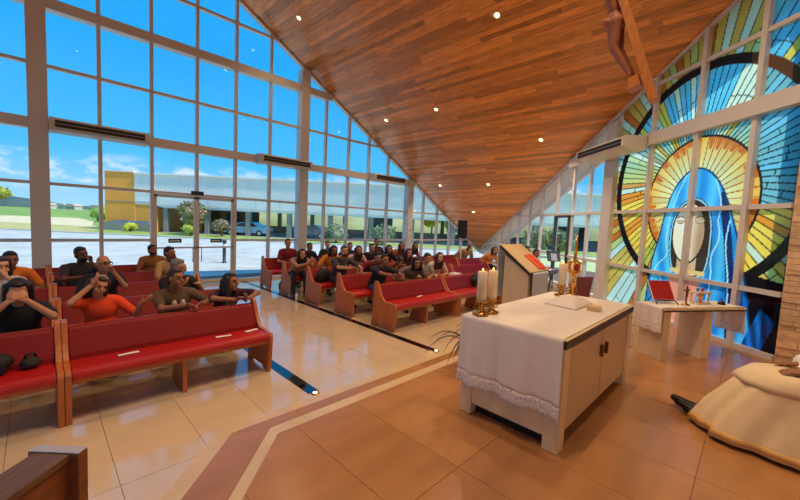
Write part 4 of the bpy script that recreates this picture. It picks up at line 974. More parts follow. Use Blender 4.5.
# bags, bottle, sign and small floor lamps
def bag(label, loc, rz, c, sz=(.34, .2, .3), seed=0):
    t = thing('bag', label, 'bag', loc, rz, 'bags beside the pews'); x, y, z = sz
    MB().ell((0, 0, z * .45), (x / 2, y / 2, z * .46), nu=16, nv=10).box((0, 0, z * .3), (x * .8, y * .8, z * .55)).build('body', mat('bag_%d_%d_%d' % c, c, .7, var=.1), t, smooth=False, bevel=.02)
    MB().tube([(-x * .25, 0, z * .8), (-x * .2, 0, z * 1.15), (x * .2, 0, z * 1.15), (x * .25, 0, z * .8)], .012, 6).build('strap', m_dark, t, smooth=True)
    MB().box((0, -y * .46, z * .4), (x * .5, .02, z * .3)).build('front_pocket', mat('bag_pocket', (40, 40, 44), .7), t, bevel=.008)
bag('black backpack hanging on the third pew across the aisle', (4.62, 6.98, .505), R(5), (20, 20, 22), (.42, .2, .32))
bag('dark blue bag on the floor under the second pew across the aisle', (4.75, 6.25, 0), R(20), (38, 44, 60))
bag('black bag on the floor near the rearmost pew across the aisle', (4.55, 8.72, 0), R(0), (22, 22, 24), (.26, .2, .32))
bag('black handbag lying on the front pew seat at the picture edge', (-.38, 4.47, .495), R(-5), (18, 18, 20), (.46, .26, .2))
bag('small dark pouch on the front pew seat beside the wooden divider', (-.06, 4.44, .495), R(10), (34, 28, 26), (.14, .1, .11))
bag('black jacket bundle on the pew near the loudspeaker', (7.4, 4.73, .50), R(10), (20, 20, 24), (.4, .24, .28))
bag('black handbag at the shoulder of the dark-shirted man by the rear window', (.22, 8.12, .50), R(0), (22, 24, 30), (.3, .18, .28))
t = thing('water_bottle', 'small clear water bottle standing on the floor by the third pew', 'bottle', (4.2, 7.42, 0)); MB().lathe([(.0, 0), (.032, .002), (.033, .14), (.028, .17), (.013, .19), (.013, .205)], n=14).build('bottle_body', mat('bottle_plastic', (214, 222, 226), .15), t, smooth=True); MB().lathe([(.015, .2), (.015, .222), (.0, .223)], n=12).build('cap', mat('blue_cap', (60, 110, 180), .5), t)
t = thing('extinguisher_sign', 'small white notice with a red pictogram on the far column', 'sign', (11.22, YW - .175, 1.62)); MB().bb(-.1, .1, -.006, 0, -.13, .13).build('plate', m_signw, t); MB().bb(-.06, .06, -.008, -.006, -.09, .07).build('pictogram', mat('sign_red', (214, 36, 34), .5), t); MB().bb(-.02, .02, -.01, -.008, -.06, .03).build('pictogram_mark', m_signw, t)
for x, lab in ((2.13, 'small warm floor light at the aisle inlay end by the front pew'), (4.24, 'small warm floor light at the aisle inlay end near the altar')):
    t = thing('floor_light', lab, 'lamp', (x, 3.31, .0), 0, 'floor lights'); MB().lathe([(.035, .004), (.045, .0), (.045, .008), (.03, .012)], n=16).build('ring', m_brass, t, smooth=True); MB().lathe([(.0, .010), (.029, .010), (.02, .014), (.0, .015)], n=12).build('lens', m_lampglow, t)
t = thing('cardboard_box', 'small pale box lying on the second pew across the aisle', 'box', (8.0, 5.75, .49)); MB().bb(-.15, .15, -.1, .1, 0, .14).build('carton', m_paper, t, bevel=.004); MB().bb(-.15, .15, -.012, .012, .14, .142).build('tape', mat('parcel_tape', (190, 160, 120), .4), t)

# ================================================================ PEOPLE
PENDING = []
def soft(mb, name, m, parent, vox, it=3, fac=.5):
    me = mb.mesh(name); bm = bmesh.new(); bm.from_mesh(me); bmesh.ops.recalc_face_normals(bm, faces=bm.faces); bm.to_mesh(me); bm.free(); me.materials.append(m)
    o = bpy.data.objects.new(name, me); col.objects.link(o); o.parent = parent
    r = o.modifiers.new('skin', 'REMESH'); r.mode = 'VOXEL'; r.voxel_size = vox; r.use_smooth_shade = True
    if it: q = o.modifiers.new('smooth', 'SMOOTH'); q.iterations = it; q.factor = fac
    PENDING.append(o); return o
def ik(a, c, l1, l2, pole):
    a = Vector(a); c = Vector(c); d = c - a; L = min(d.length, (l1 + l2) * .995); d.normalize(); c = a + d * L
    x = (l1 * l1 - l2 * l2 + L * L) / (2 * L); h = math.sqrt(max(l1 * l1 - x * x, 1e-6)); p = Vector(pole); p = (p - d * p.dot(d)).normalized()
    return a + d * x + p * h, c
def hand(mb, w, d, across, S=1.0, curl=.5, spread=1.0, side=1):
    """palm and five fingers: d = finger direction, across = towards the thumb"""
    d = Vector(d).normalized(); ac = (Vector(across) - d * d.dot(Vector(across))).normalized(); n = d.cross(ac) * side
    mb.ell(w + d * .048 * S, (.034 * S, .018 * S, .05 * S), (ac, n, d), 10, 6)
    for k, ln in enumerate((.078, .088, .082, .064)):
        b0 = w + d * .082 * S + ac * (.027 - .018 * k) * S; dd = (d + ac * (.10 - .075 * k) * spread).normalized()
        j1 = b0 + (dd * math.cos(curl * .6) + n * math.sin(curl * .6)) * ln * .5 * S; j2 = j1 + (dd * math.cos(curl * 1.5) + n * math.sin(curl * 1.5)) * ln * .5 * S
        mb.caps(b0, j1, .0098 * S, .009 * S, 8); mb.caps(j1, j2, .009 * S, .0075 * S, 8)
    b0 = w + d * .025 * S + ac * .028 * S; j1 = b0 + (d * .6 + ac * .8).normalized() * .036 * S; j2 = j1 + (d * .9 + ac * .25 + n * .3).normalized() * .032 * S
    mb.caps(b0, j1, .0125 * S, .0105 * S, 8); mb.caps(j1, j2, .0105 * S, .0085 * S, 8)
SKINS = {'dark': (112, 70, 48), 'brown': (150, 100, 70), 'tan': (188, 132, 98), 'fair': (214, 164, 132)}
HAIRS = {'black': (22, 18, 18), 'brown': (58, 38, 28), 'grey': (120, 112, 106), 'auburn': (92, 54, 34), 'highlight': (118, 92, 70)}
def person(label, hip, head, yaw=0, hyaw=None, pitch=0, roll=0, pose='sit', LH=None, RH=None, shirt=(60, 60, 66), sleeve='short', legs=(36, 40, 54), skin='tan', hair='short', hcol='black', fat=1.0, near=False, glasses=False, cap=None, Lpole=None, Rpole=None, logo=None, hd=None, beard=False, headband=None, bib=False):
    hip = Vector(hip); head = Vector(head)
    if pose == 'sit': hip.z = .58
    S = min(1.08, max(.8, (head - hip).length / .66)); hyaw = yaw if hyaw is None else hyaw
    P = thing('person', label, 'person', (hip.x, hip.y, 0), 0, 'congregation'); o = Vector((hip.x, hip.y, 0)); hip = hip - o; head = head - o
    up = Vector((0, 0, 1)); f = Vector((math.sin(R(yaw)), -math.cos(R(yaw)), 0)); l = up.cross(f)
    t = (head - hip - f * .03).normalized(); HL = (head - hip).length; nb = hip + t * (HL - .185 * S); fp = (f - t * f.dot(t)).normalized()
    hf = Vector((math.sin(R(hyaw)), -math.cos(R(hyaw)), 0)); hl = up.cross(hf); rp = Matrix.Rotation(R(pitch), 3, hl); hf = rp @ hf; hu = rp @ up
    rr = Matrix.Rotation(R(roll), 3, hf); hl = rr @ hl; hu = rr @ hu
    hs = min(S, 1.0)
    H = lambda a, b2, c: head + hl * a * hs + hf * b2 * hs + hu * c * hs
    mskin = mat('skin_' + skin, SKINS[skin], .5, var=.05, scale=30, spec=.35); mhair = mat('hair_' + hcol, HAIRS[hcol], .5, var=.25, scale=40)
    B = MB(); Sh = MB(); Tr = MB()
    # head and neck
    B.ell(H(0, -.008, .022), (.074 * hs, .094 * hs, .098 * hs), (hl, hf, hu), 18, 12); B.ell(H(0, .022, -.052), (.057 * hs, .066 * hs, .068 * hs), (hl, hf, hu), 16, 10)
    B.ell(H(0, .055, -.095), (.028 * hs, .028 * hs, .022 * hs), (hl, hf, hu), 10, 6); B.caps(H(0, .082, .012), H(0, .104, -.022), .010 * hs, .0155 * hs, 8)
    B.ell(H(0, .074, .036), (.05 * hs, .02 * hs, .014 * hs), (hl, hf, hu), 10, 6)
    for sg in (-1, 1): B.ell(H(sg * .077, -.008, -.005), (.012 * hs, .022 * hs, .033 * hs), (hl, hf, hu), 8, 6); B.ell(H(sg * .04, .06, -.035), (.024 * hs, .022 * hs, .024 * hs), (hl, hf, hu), 8, 6)
    B.caps(nb - t * .04, H(0, -.022, -.07), .056 * S, .052 * S)
    # trunk
    ch = hip + t * (HL - .185 * S) * .68; be = hip + t * (HL - .185 * S) * .3; ax3 = (l, fp, t)
    for mb, gr in ((B, 0), (Sh, .014)):
        mb.ell(hip + t * .02, (.165 * S * fat + gr, .125 * S * fat + gr, .13 * S), ax3, 16, 10); mb.ell(be, (.15 * S * fat + gr, .115 * S * fat + gr, .18 * S), ax3, 16, 10)
        mb.ell(ch, (.165 * S * fat ** .6 + gr, .112 * S * fat ** .6 + gr, .18 * S), ax3, 16, 10); mb.caps(nb - t * .055 * S - l * .13 * S, nb - t * .055 * S + l * .13 * S, .062 * S + gr)
        mb.caps(nb - t * .05 - l * .05, nb - t * .02 + l * .05, .058 * S + gr * .5)
    # arms
    for sg, tgt, pole in ((1, LH, Lpole), (-1, RH, Rpole)):
        sh = nb - t * .062 * S + l * sg * .18 * S * fat ** .5; ex = {}
        if tgt is None: tgt = hip + f * .30 + l * sg * .12 + Vector((0, 0, .10)); dr = None
        if isinstance(tgt, dict): ex = tgt; tgt = ex['at']
        tw = Vector(tgt) - (o if ex.get('world', True) and (LH is tgt or ex or RH is tgt) else Vector((0, 0, 0)))
        pole = Vector(pole) if pole else (l * sg * .6 - up * .8 - f * .15)
        el, wr_ = ik(sh, tw, .285 * S, .255 * S, pole)
        B.caps(sh, el, .047 * S * fat ** .5, .039 * S); B.caps(el, wr_, .038 * S, .026 * S)
        hdv = ex.get('dir') or tuple((wr_ - el).normalized() * .8 + f * .35 - up * .1); acr = ex.get('across') or tuple(-l * sg + up * .3)
        hand(B, wr_, hdv, acr, S * 1.02, ex.get('curl', .55), ex.get('spread', 1), ex.get('side', 1))
        if sleeve == 'short': Sh.caps(sh, sh.lerp(el, .72), .062 * S * fat ** .5, .058 * S)
        elif sleeve == 'long': Sh.caps(sh, el, .062 * S * fat ** .5, .052 * S); Sh.caps(el, el.lerp(wr_, .93), .05 * S, .037 * S)
        else: Sh.caps(sh - l * sg * .03, sh, .062 * S, .056 * S)
    # legs
    shoes = []
    for sg in (-1, 1):
        hj = hip + l * sg * .095 * S - up * .02
        if pose == 'sit': kn_ = hj + f * .41 * S + l * sg * .05 + up * (.50 * S - hj.z if hj.z > .55 else .0); an = kn_ + Vector((0, 0, .09 - kn_.z)) - f * .02; ft = an + f * .15 - up * .055
        elif pose == 'kneel': kn_ = hj + f * .12 + Vector((0, 0, .12 - hj.z)); an = kn_ - f * .36 + up * .02; ft = an - f * .06 - up * .03
        else: kn_ = hj + f * .03 - up * .42 * S; an = Vector((kn_.x, kn_.y, .09)); ft = an + f * .15 - up * .055
        for mb, gr in ((B, 0), (Tr, .013)): mb.caps(hj, kn_, .078 * S * fat ** .5 + gr, .056 * S + gr); mb.caps(kn_, an.lerp(kn_, .08 if mb is Tr else 0), .054 * S + gr, .036 * S + gr * 1.3)
        mb = MB(); mb.caps(an - f * .02 - up * .045, ft, .042, .034); shoes.append(mb)
    Tr.ell(hip, (.172 * S * fat, .14 * S * fat, .115 * S), ax3, 14, 8)
    vb = .0075 if near else .012; vc = .012 if near else .017
    body = soft(B, 'body', mskin, P, vb, 2 if near else 2, .4)
    so_ = soft(Sh, 'shirt', mat('cloth_%d_%d_%d' % shirt, shirt, .85, var=.07, scale=14, bump=.15), P, vc, 5); soft(Tr, 'trousers', mat('cloth_%d_%d_%d' % legs, legs, .85, var=.07, scale=14), P, .02, 4)
    for mb in shoes: soft(mb, 'shoe', m_dark, P, .015, 2)
    # face
    for sg in (-1, 1):
        MB().ell(H(sg * .031, .080, .012), (.014 * hs, .008 * hs, .007 * hs), (hl, hf, hu), 8, 6).build('eye', mat('eye_dark', (34, 26, 24), .3), body, smooth=True)
        MB().ell(H(sg * .032, .086, .034), (.021 * hs, .007 * hs, .005 * hs), (hl, hf, hu), 8, 6).build('eyebrow', mhair if hcol != 'highlight' else mat('brow', (60, 44, 36), .6), body, smooth=True)
    MB().ell(H(0, .084, -.058), (.024 * hs, .008 * hs, .008 * hs), (hl, hf, hu), 10, 6).build('mouth', mat('lips_' + skin, tuple(int(v * .72) if i else int(v * .86) for i, v in enumerate(SKINS[skin])), .45), body, smooth=True)
    if beard: bd = MB(); bd.ell(H(0, .028, -.07), (.061 * hs, .068 * hs, .058 * hs), (hl, hf, hu), 14, 8); soft(bd, 'beard', mhair, P, .010, 2)
    if glasses:
        gm = MB()
        for sg in (-1, 1):
            gm.tube([H(sg * .034 + .026 * math.cos(a), .098, .010 + .02 * math.sin(a)) for a in np.linspace(0, 6.283, 13)], .004, 6, cap=False); gm.tube([H(sg * .06, .096, .016), H(sg * .082, .0, .014)], .0035, 6)
        gm.tube([H(-.012, .104, .014), H(.012, .104, .014)], .0035, 6).build('glasses', m_dark, P, smooth=True)
    hm = MB()
    if hair != 'bald':
        hm.ell(H(0, -.024, .036), (.083 * hs, .093 * hs, .094 * hs), (hl, hf, hu), 18, 12); hm.ell(H(0, -.055, -.02), (.074 * hs, .05 * hs, .07 * hs), (hl, hf, hu), 12, 8); hm.ell(H(0, .03, .098), (.058 * hs, .05 * hs, .026 * hs), (hl, hf, hu), 12, 6)
    if hair in ('long', 'bob', 'curly'):
        dn = .30 if hair == 'long' else .17
        for a in (-.07, -.04, 0, .04, .07): hm.caps(H(a * 1.05, -.055, .02), H(a * 1.25, -.06 - .02 * (1 - abs(a) / .07), -dn), .045 * hs, .03 * hs)
        for sg in (-1, 1): hm.caps(H(sg * .078, .0, .06), H(sg * .092, .005, -dn * .62), .026 * hs, .026 * hs)
    if hair == 'curly':
        rg = random.Random(int(abs(head.x + hip.z) * 1000) + len(label))
        for _ in range(26): hm.ell(H(rg.uniform(-.11, .11), rg.uniform(-.12, .02), rg.uniform(-.16, .11)), (.034 * hs,) * 3, None, 8, 6)
    if hair == 'bun': hm.ell(H(0, -.115, .06), (.04 * hs,) * 3, None, 10, 8)
    if hair == 'pony': hm.caps(H(0, -.11, .03), H(0, -.125, -.2), .03 * hs, .018 * hs)
    if hm.v: soft(hm, 'hair', mhair, P, .011, 3)
    if cap:
        cm = MB(); cm.ell(H(0, -.012, .05), (.088 * hs, .105 * hs, .088 * hs), (hl, hf, hu), 16, 10); cm.ell(H(0, .09, .055), (.07 * hs, .06 * hs, .012 * hs), (hl, hf, hu), 12, 6); soft(cm, 'cap', mat('cloth_%d_%d_%d' % cap, cap, .8), P, .010, 2)
    if headband: MB().tube([H(.088 * math.cos(a), -.012 + .0, .0 + .128 * math.sin(a)) for a in np.linspace(.0, math.pi, 17)], .009 * hs, 8).build('headband', mat('pale_headband', headband, .6), P, smooth=True)
    if logo:
        lc_ = ch + fp * (.112 * S * fat ** .6 + .012)
        lm = MB()
        if bib: lm.ell(lc_ + t * .02, (.032, .014, .09), ax3, 12, 8)
        else:
            for q in (-.045, .05): lm.add([lc_ + l * (q - .05) - t * .03, lc_ + l * (q + .05) - t * .03, lc_ + l * (q + .012) + t * .075, lc_ + l * (q - .012) + t * .075] + [lc_ + fp * .012 + l * (q - .05) - t * .03, lc_ + fp * .012 + l * (q + .05) - t * .03, lc_ + fp * .012 + l * (q + .012) + t * .075, lc_ + fp * .012 + l * (q - .012) + t * .075], [(0, 1, 2, 3), (7, 6, 5, 4), (0, 4, 5, 1), (1, 5, 6, 2), (2, 6, 7, 3), (3, 7, 4, 0)])
        lm.build('shirt_print', mat('print_%d_%d_%d' % logo, logo, .8), so_, smooth=True)
    return P
W_ = lambda x, y, z, **k: dict(at=(x, y, z), **k)
# --- near block, the row leaning on the front pew
person('woman in orange T-shirt holding one hand to her head', (.50, 5.18, .55), (.465, 4.97, 1.095), yaw=5, hyaw=12, pitch=14, roll=-14, pose='kneel', shirt=(232, 72, 26), skin='tan', hair='bob', hcol='brown', near=True, fat=1.02, headband=(196, 176, 150),
       RH=W_(.385, 4.87, 1.115, dir=(.55, .15, .75), across=(-.2, -.6, .4), curl=.35, side=-1), Rpole=(-.8, -.3, -.7), LH=W_(.80, 4.83, .885, dir=(.8, -.3, .5), across=(.2, -.6, .7), curl=.3, side=-1), Lpole=(.3, .4, -.9))
person('man in brown T-shirt with white print leaning both arms on the front pew', (1.22, 5.22, .53), (1.185, 4.98, 1.12), yaw=4, hyaw=30, pose='kneel', shirt=(96, 70, 46), skin='brown', hair='short', hcol='brown', near=True, fat=1.18, logo=(206, 196, 182),
       RH=W_(1.20, 4.68, .84, dir=(.9, -.35, -.12), across=(.2, -.8, .5), curl=.7), LH=W_(1.40, 4.70, .838, dir=(-.85, -.45, -.15), across=(-.2, -.8, .5), curl=.7, side=-1), Rpole=(-.9, .2, -.4), Lpole=(.9, .2, -.4))
person('woman with long dark hair resting her arms on the end of the front pew', (1.84, 5.28, .50), (1.80, 4.90, 1.03), yaw=10, hyaw=38, pitch=-4, pose='kneel', shirt=(62, 22, 38), skin='brown', hair='long', hcol='black', near=True, fat=.94,
       RH=W_(1.78, 4.70, .835, dir=(.9, -.2, .1), across=(0, -.7, .6), curl=.8), LH=W_(1.96, 4.70, .835, dir=(-.6, -.5, .2), across=(-.6, .2, .6), curl=.8, side=-1), Rpole=(-.9, .4, .1), Lpole=(.9, .4, .1))
person('person in black jacket bowing the face into both hands', (-.13, 5.25, .53), (-.135, 4.98, 1.10), yaw=0, hyaw=0, pitch=22, pose='kneel', shirt=(24, 22, 26), sleeve='short', skin='tan', hair='bob', hcol='black', near=True, fat=1.0,
       RH=W_(-.205, 4.83, 1.02, dir=(.75, -.1, .6), across=(0, .3, .9), curl=.5, side=-1), LH=W_(-.07, 4.83, 1.02, dir=(-.75, -.1, .6), across=(0, .3, .9), curl=.5), Rpole=(-.75, -.1, -.75), Lpole=(.75, -.1, -.75))
# --- second and third rows of the near block
person('bald man with glasses in dark polo holding a hand to his chin', (.66, 6.62, .53), (.645, 6.38, 1.165), yaw=8, hyaw=28, pose='sit', shirt=(36, 30, 40), skin='tan', hair='bald', hcol='black', near=True, glasses=True, fat=1.1,
       LH=W_(.74, 6.20, 1.05, dir=(-.35, -.1, .8), across=(-.6, .4, .3), curl=.8), Lpole=(.5, -.2, -.9))
person('grey-haired man in black shirt behind the man in brown', (1.50, 6.2, .52), (1.44, 5.92, 1.13), yaw=15, hyaw=45, pitch=8, roll=8, pose='kneel', shirt=(26, 24, 30), skin='tan', hair='short', hcol='grey', near=True, fat=1.1,
       RH=W_(1.45, 5.86, .86), LH=W_(1.7, 5.88, .86))
person('woman at the picture edge clasping her hands to her mouth', (-.34, 6.7, .53), (-.315, 6.45, 1.17), yaw=5, hyaw=20, pitch=6, shirt=(206, 196, 186), skin='fair', hair='bob', hcol='brown', near=True,
       RH=W_(-.36, 6.27, 1.06, dir=(.4, .1, .8), across=(0, .5, .4)), LH=W_(-.26, 6.27, 1.06, dir=(-.4, .1, .8), across=(0, .5, .4)))
person('young person in bright orange T-shirt at the picture edge', (-.27, 7.75, .53), (-.265, 7.45, 1.145), yaw=0, hyaw=15, pitch=8, shirt=(236, 124, 36), skin='brown', hair='short', hcol='black', near=True, fat=1.05)
person('bearded man in dark grey polo propping his cheek on his fist', (.50, 7.82, .53), (.495, 7.58, 1.185), yaw=5, hyaw=25, roll=8, pitch=4, shirt=(52, 46, 52), skin='dark', hair='short', hcol='black', near=True, fat=1.2, beard=True,
       LH=W_(.60, 7.46, 1.07, dir=(-.1, -.2, .9), across=(-.6, .5, .2), curl=1.1), Lpole=(.6, -.3, -.8), RH=W_(.5, 7.3, .86, dir=(.8, -.3, 0), across=(0, -.6, .6)), Rpole=(-.9, -.1, -.5))
person('man in pale yellow shirt covering his mouth with one hand', (1.80, 7.78, .53), (1.70, 7.55, 1.175), yaw=10, hyaw=35, pitch=4, shirt=(206, 166, 104), skin='brown', hair='short', hcol='black', near=True,
       LH=W_(1.76, 7.42, 1.08, dir=(-.3, -.1, .8), across=(-.6, .5, .2), curl=.8), Lpole=(.5, -.3, -.8))
person('bearded man in ochre brown T-shirt in the rearmost row', (1.72, 9.05, .53), (1.675, 8.80, 1.125), yaw=5, hyaw=25, shirt=(150, 96, 48), skin='brown', hair='short', hcol='black', fat=1.15, beard=True)
# --- across the aisle
Q = person
Q('man in maroon shirt sitting in the rearmost row by the aisle', (5.0, 9.36, .53), (4.90, 9.2, 1.215), yaw=-10, shirt=(122, 24, 30), skin='tan', hair='short', hcol='brown', fat=1.1, sleeve='short')
Q('woman in beige top with dark trousers sitting at the aisle end', (4.56, 8.1, .53), (4.45, 7.65, 1.075), yaw=-18, shirt=(170, 122, 92), skin='tan', hair='long', hcol='black', fat=1.1, sleeve='none', RH=W_(4.40, 7.38, .86, dir=(.6, -.3, .4), across=(0, -.3, .8)), LH=W_(4.62, 7.38, .90, dir=(-.5, -.3, .5), across=(0, -.3, .8)), legs=(28, 30, 40))
Q('person in dark top leaning forward beside the maroon-shirted man', (5.5, 9.3, .53), (5.42, 8.92, 1.12), yaw=-10, shirt=(38, 32, 38), skin='brown', hair='short', hcol='black', sleeve='long')
Q('pale-faced person with brown hair in the rearmost row', (6.25, 9.35, .53), (6.2, 9.2, 1.165), yaw=-15, shirt=(52, 44, 44), skin='fair', hair='short', hcol='brown')
Q('dark-haired woman in orange top with head lowered', (5.42, 8.0, .53), (5.32, 7.62, 1.15), yaw=-10, pitch=10, shirt=(222, 132, 40), skin='brown', hair='bob', hcol='black')
Q('man in charcoal printed T-shirt leaning on the second pew', (4.88, 6.78, .53), (4.79, 6.45, 1.238), yaw=-8, hyaw=-18, shirt=(56, 54, 58), skin='tan', hair='short', hcol='brown', near=True, fat=1.05, logo=(150, 150, 150), beard=True, RH=W_(4.72, 6.10, .90, dir=(.8, -.4, -.1), across=(0, -.7, .6)), LH=W_(4.98, 6.06, .88, dir=(-.7, -.6, -.3), across=(0, -.7, .6), side=-1), Rpole=(-.9, .2, -.4), Lpole=(.9, .2, -.4))
Q('person with short brown hair behind the charcoal T-shirt man', (6.9, 9.3, .53), (6.86, 8.95, 1.125), yaw=-15, shirt=(60, 50, 48), skin='tan', hair='short', hcol='brown')
Q('woman in pale pink blouse holding her hands together', (6.25, 7.98, .53), (6.14, 7.62, 1.135), yaw=-15, shirt=(226, 168, 158), skin='tan', hair='long', hcol='brown', sleeve='short')
Q('person in black T-shirt beside the woman in pale pink', (6.85, 8.12, .53), (6.76, 7.80, 1.162), yaw=-15, shirt=(26, 26, 30), skin='tan', hair='short', hcol='black')
Q('tall person at the rear glass with hair tied back', (8.4, 9.4, .53), (8.30, 9.34, 1.222), yaw=-15, shirt=(70, 50, 50), skin='tan', hair='bun', hcol='brown')
Q('man in black shirt resting both forearms on the front pew across the aisle', (5.08, 5.68, .53), (5.0, 5.35, 1.148), yaw=-15, hyaw=-10, shirt=(26, 30, 42), skin='brown', hair='short', hcol='black', near=True, fat=1.12, RH=W_(4.86, 5.0, .885, dir=(.9, -.3, -.05), across=(0, -.7, .6)), LH=W_(5.15, 4.98, .875, dir=(-.6, -.6, -.1), across=(0, -.7, .6), side=-1), Rpole=(-.9, .2, -.4), Lpole=(.9, .2, -.4), legs=(52, 74, 106))
Q('person in wine-red top bending behind the black-shirted man', (5.75, 6.8, .53), (5.66, 6.30, 1.092), yaw=-10, pitch=18, shirt=(112, 30, 36), skin='tan', hair='short', hcol='black')
Q('woman in black top in the fourth row across the aisle', (7.45, 8.02, .53), (7.31, 7.66, 1.135), yaw=-18, shirt=(24, 22, 26), skin='tan', hair='bob', hcol='black')
Q('woman in tan blouse with long hair near the far column', (9.05, 9.2, .53), (8.98, 8.78, 1.115), yaw=-20, shirt=(206, 140, 70), skin='tan', hair='long', hcol='auburn')
Q('dark-haired person bowing the head low behind the black-shirted man', (6.36, 6.82, .50), (6.27, 6.17, .985), yaw=-10, pitch=45, pose='kneel', shirt=(128, 30, 32), skin='brown', hair='short', hcol='black', near=True, fat=1.0, RH=W_(6.15, 6.14, .84), LH=W_(6.42, 6.14, .84))
Q('child with dark hair between the tan and pink tops', (7.08, 6.85, .53), (6.95, 6.52, 1.13), yaw=-15, shirt=(70, 36, 36), skin='tan', hair='bob', hcol='black')
Q('person in vivid pink top at the rear glass', (9.62, 9.15, .53), (9.56, 8.66, 1.12), yaw=-20, shirt=(232, 40, 110), skin='tan', hair='long', hcol='brown')
Q('curly dark-haired woman in grey top turned towards the altar', (5.93, 5.62, .50), (5.74, 5.12, 1.082), yaw=-25, hyaw=-40, pitch=8, shirt=(112, 96, 94), skin='brown', hair='curly', hcol='black', near=True)
Q('man in pale grey T-shirt looking down beside the curly-haired woman', (6.5, 5.75, .53), (6.42, 5.42, 1.13), yaw=-12, pitch=14, shirt=(200, 186, 172), skin='tan', hair='short', hcol='black', near=True)
Q('woman in cream blouse with long brown hair beside the pale grey T-shirt man', (7.05, 5.75, .53), (6.92, 5.45, 1.132), yaw=-22, shirt=(224, 196, 168), skin='fair', hair='long', hcol='brown', near=True)
Q('bald man in khaki shirt seated apart beside the loudspeaker', (11.45, 8.0, .53), (11.38, 7.6, 1.19), yaw=-30, shirt=(176, 142, 96), skin='brown', hair='bald', hcol='black', fat=1.1)
Q('person in orange-brown top seated beyond the lectern', (11.35, 6.85, .53), (11.3, 6.48, 1.125), yaw=-30, shirt=(206, 130, 74), skin='tan', hair='bob', hcol='black')
Q('man in dark shirt playing the keyboard beyond the lectern', (9.98, 4.62, .53), (9.92, 4.38, 1.235), yaw=-5, hyaw=-30, shirt=(38, 42, 56), skin='brown', hair='short', hcol='black', RH=W_(9.75, 4.08, .84, dir=(0, -1, 0), across=(.8, 0, 0)), LH=W_(10.1, 4.1, .84, dir=(0, -1, 0), across=(-.8, 0, 0)))
Q('dark-haired person half hidden behind the lectern', (10.85, 5.3, .53), (10.82, 5.08, 1.26), yaw=-5, shirt=(50, 40, 40), skin='brown', hair='short', hcol='black')

# --- seated priest in cream vestments at the picture edge
m_robe = mat('cream_chasuble', (232, 208, 168), .75, var=.05, scale=10, sheen=.2); m_alb = mat('white_alb', (236, 228, 220), .75, var=.04, scale=12); m_band = mat('gold_galloon', (206, 160, 92), .6)
PX, PY = 4.22, -.52
chair('presider_chair', 'dark red upholstered wooden armchair under the seated priest', (PX, PY - .06, STEP), R(180), m_redc, m_dwood, True)
pr = thing('person', 'priest in cream vestments seated with a hand on the knee at the picture edge', 'person', (PX, PY, STEP)); O = Vector((PX, PY, STEP))
B = MB(); f = Vector((0, 1, 0)); l = Vector((-1, 0, 0)); up = Vector((0, 0, 1))
hipP = Vector((0, 0, .52)); nbP = Vector((0, -.10, 1.02)); hdP = Vector((0, -.06, 1.21))
mskin = mat('skin_brown', SKINS['brown'], .5); H = lambda a, b2, c: hdP + l * a + f * b2 + up * c
B.ell(H(0, -.008, .022), (.074, .094, .098), (l, f, up), 18, 12); B.ell(H(0, .022, -.052), (.057, .066, .068), (l, f, up), 16, 10); B.caps(H(0, .082, .012), H(0, .104, -.022), .010, .0155, 8); B.caps(nbP - up * .05, H(0, -.02, -.07), .058, .053)
for sg in (-1, 1): B.ell(H(sg * .077, -.008, -.005), (.012, .022, .033), (l, f, up), 8, 6)
B.ell(hipP, (.16, .12, .13)); B.ell((0, -.05, .75), (.16, .12, .26)); B.caps(nbP - up * .06 - l * .14, nbP - up * .06 + l * .14, .06)
arms = []
for sg, tg in ((1, Vector((-.15, .17, .675))), (-1, Vector((.12, .20, .66)))):
    sh = nbP - up * .07 + l * sg * .19; el, wr_ = ik(sh, tg, .30, .27, l * sg * .8 - f * .5 - up * .3); arms.append((sh, el, wr_))
    B.caps(sh, el, .046, .039); B.caps(el, wr_, .037, .027); hand(B, wr_, (0.1 * sg, .9, -.25), tuple(-l * sg + up * .4), 1.08, .45, 1.2, 1 if sg > 0 else -1)
ANK = []
for sg in (-1, 1):
    hj = hipP + l * sg * .1; kn_ = Vector((-sg * .13, .43, .50)); an = Vector((-sg * .06 + .02, .72 - .04 * sg, .10)); ANK.append(an); B.caps(hj, kn_, .078, .056); B.caps(kn_, an, .054, .038)
body = soft(B, 'body', mskin, pr, .007, 2, .4)
for sg in (-1, 1): MB().ell(H(sg * .031, .080, .012), (.014, .008, .007), (l, f, up), 8, 6).build('eye', mat('eye_dark', (34, 26, 24), .3), body)
MB().ell(H(0, .084, -.058), (.024, .008, .008), (l, f, up), 10, 6).build('mouth', mat('lips_brown', (120, 70, 52), .45), body)
hm = MB(); hm.ell(H(0, -.024, .036), (.083, .093, .094), (l, f, up), 18, 12); hm.ell(H(0, -.055, -.02), (.074, .05, .07), (l, f, up)); soft(hm, 'hair', mat('hair_grey', HAIRS['grey'], .5), pr, .011, 3)
for an in ANK:
    mb = MB(); mb.caps(an + Vector((0, -.05, -.05)), an + Vector((.06, .20, -.015)), .046, .034); mb.ell(an + Vector((.03, .07, -.045)), (.05, .13, .04)); soft(mb, 'shoe', mat('black_leather', (16, 14, 14), .25), pr, .009, 3)
# torso vestment and sleeves
T_ = MB(); T_.ell((0, -.05, .76), (.24, .19, .30)); T_.ell((0, .02, .58), (.27, .24, .14)); T_.caps(nbP - up * .06 - l * .15, nbP - up * .06 + l * .15, .085)
for sh, el, wr_ in arms: T_.caps(sh, el, .085, .10); T_.caps(el, el.lerp(wr_, .72), .095, .085)
soft(T_, 'alb', m_alb, pr, .013, 6)
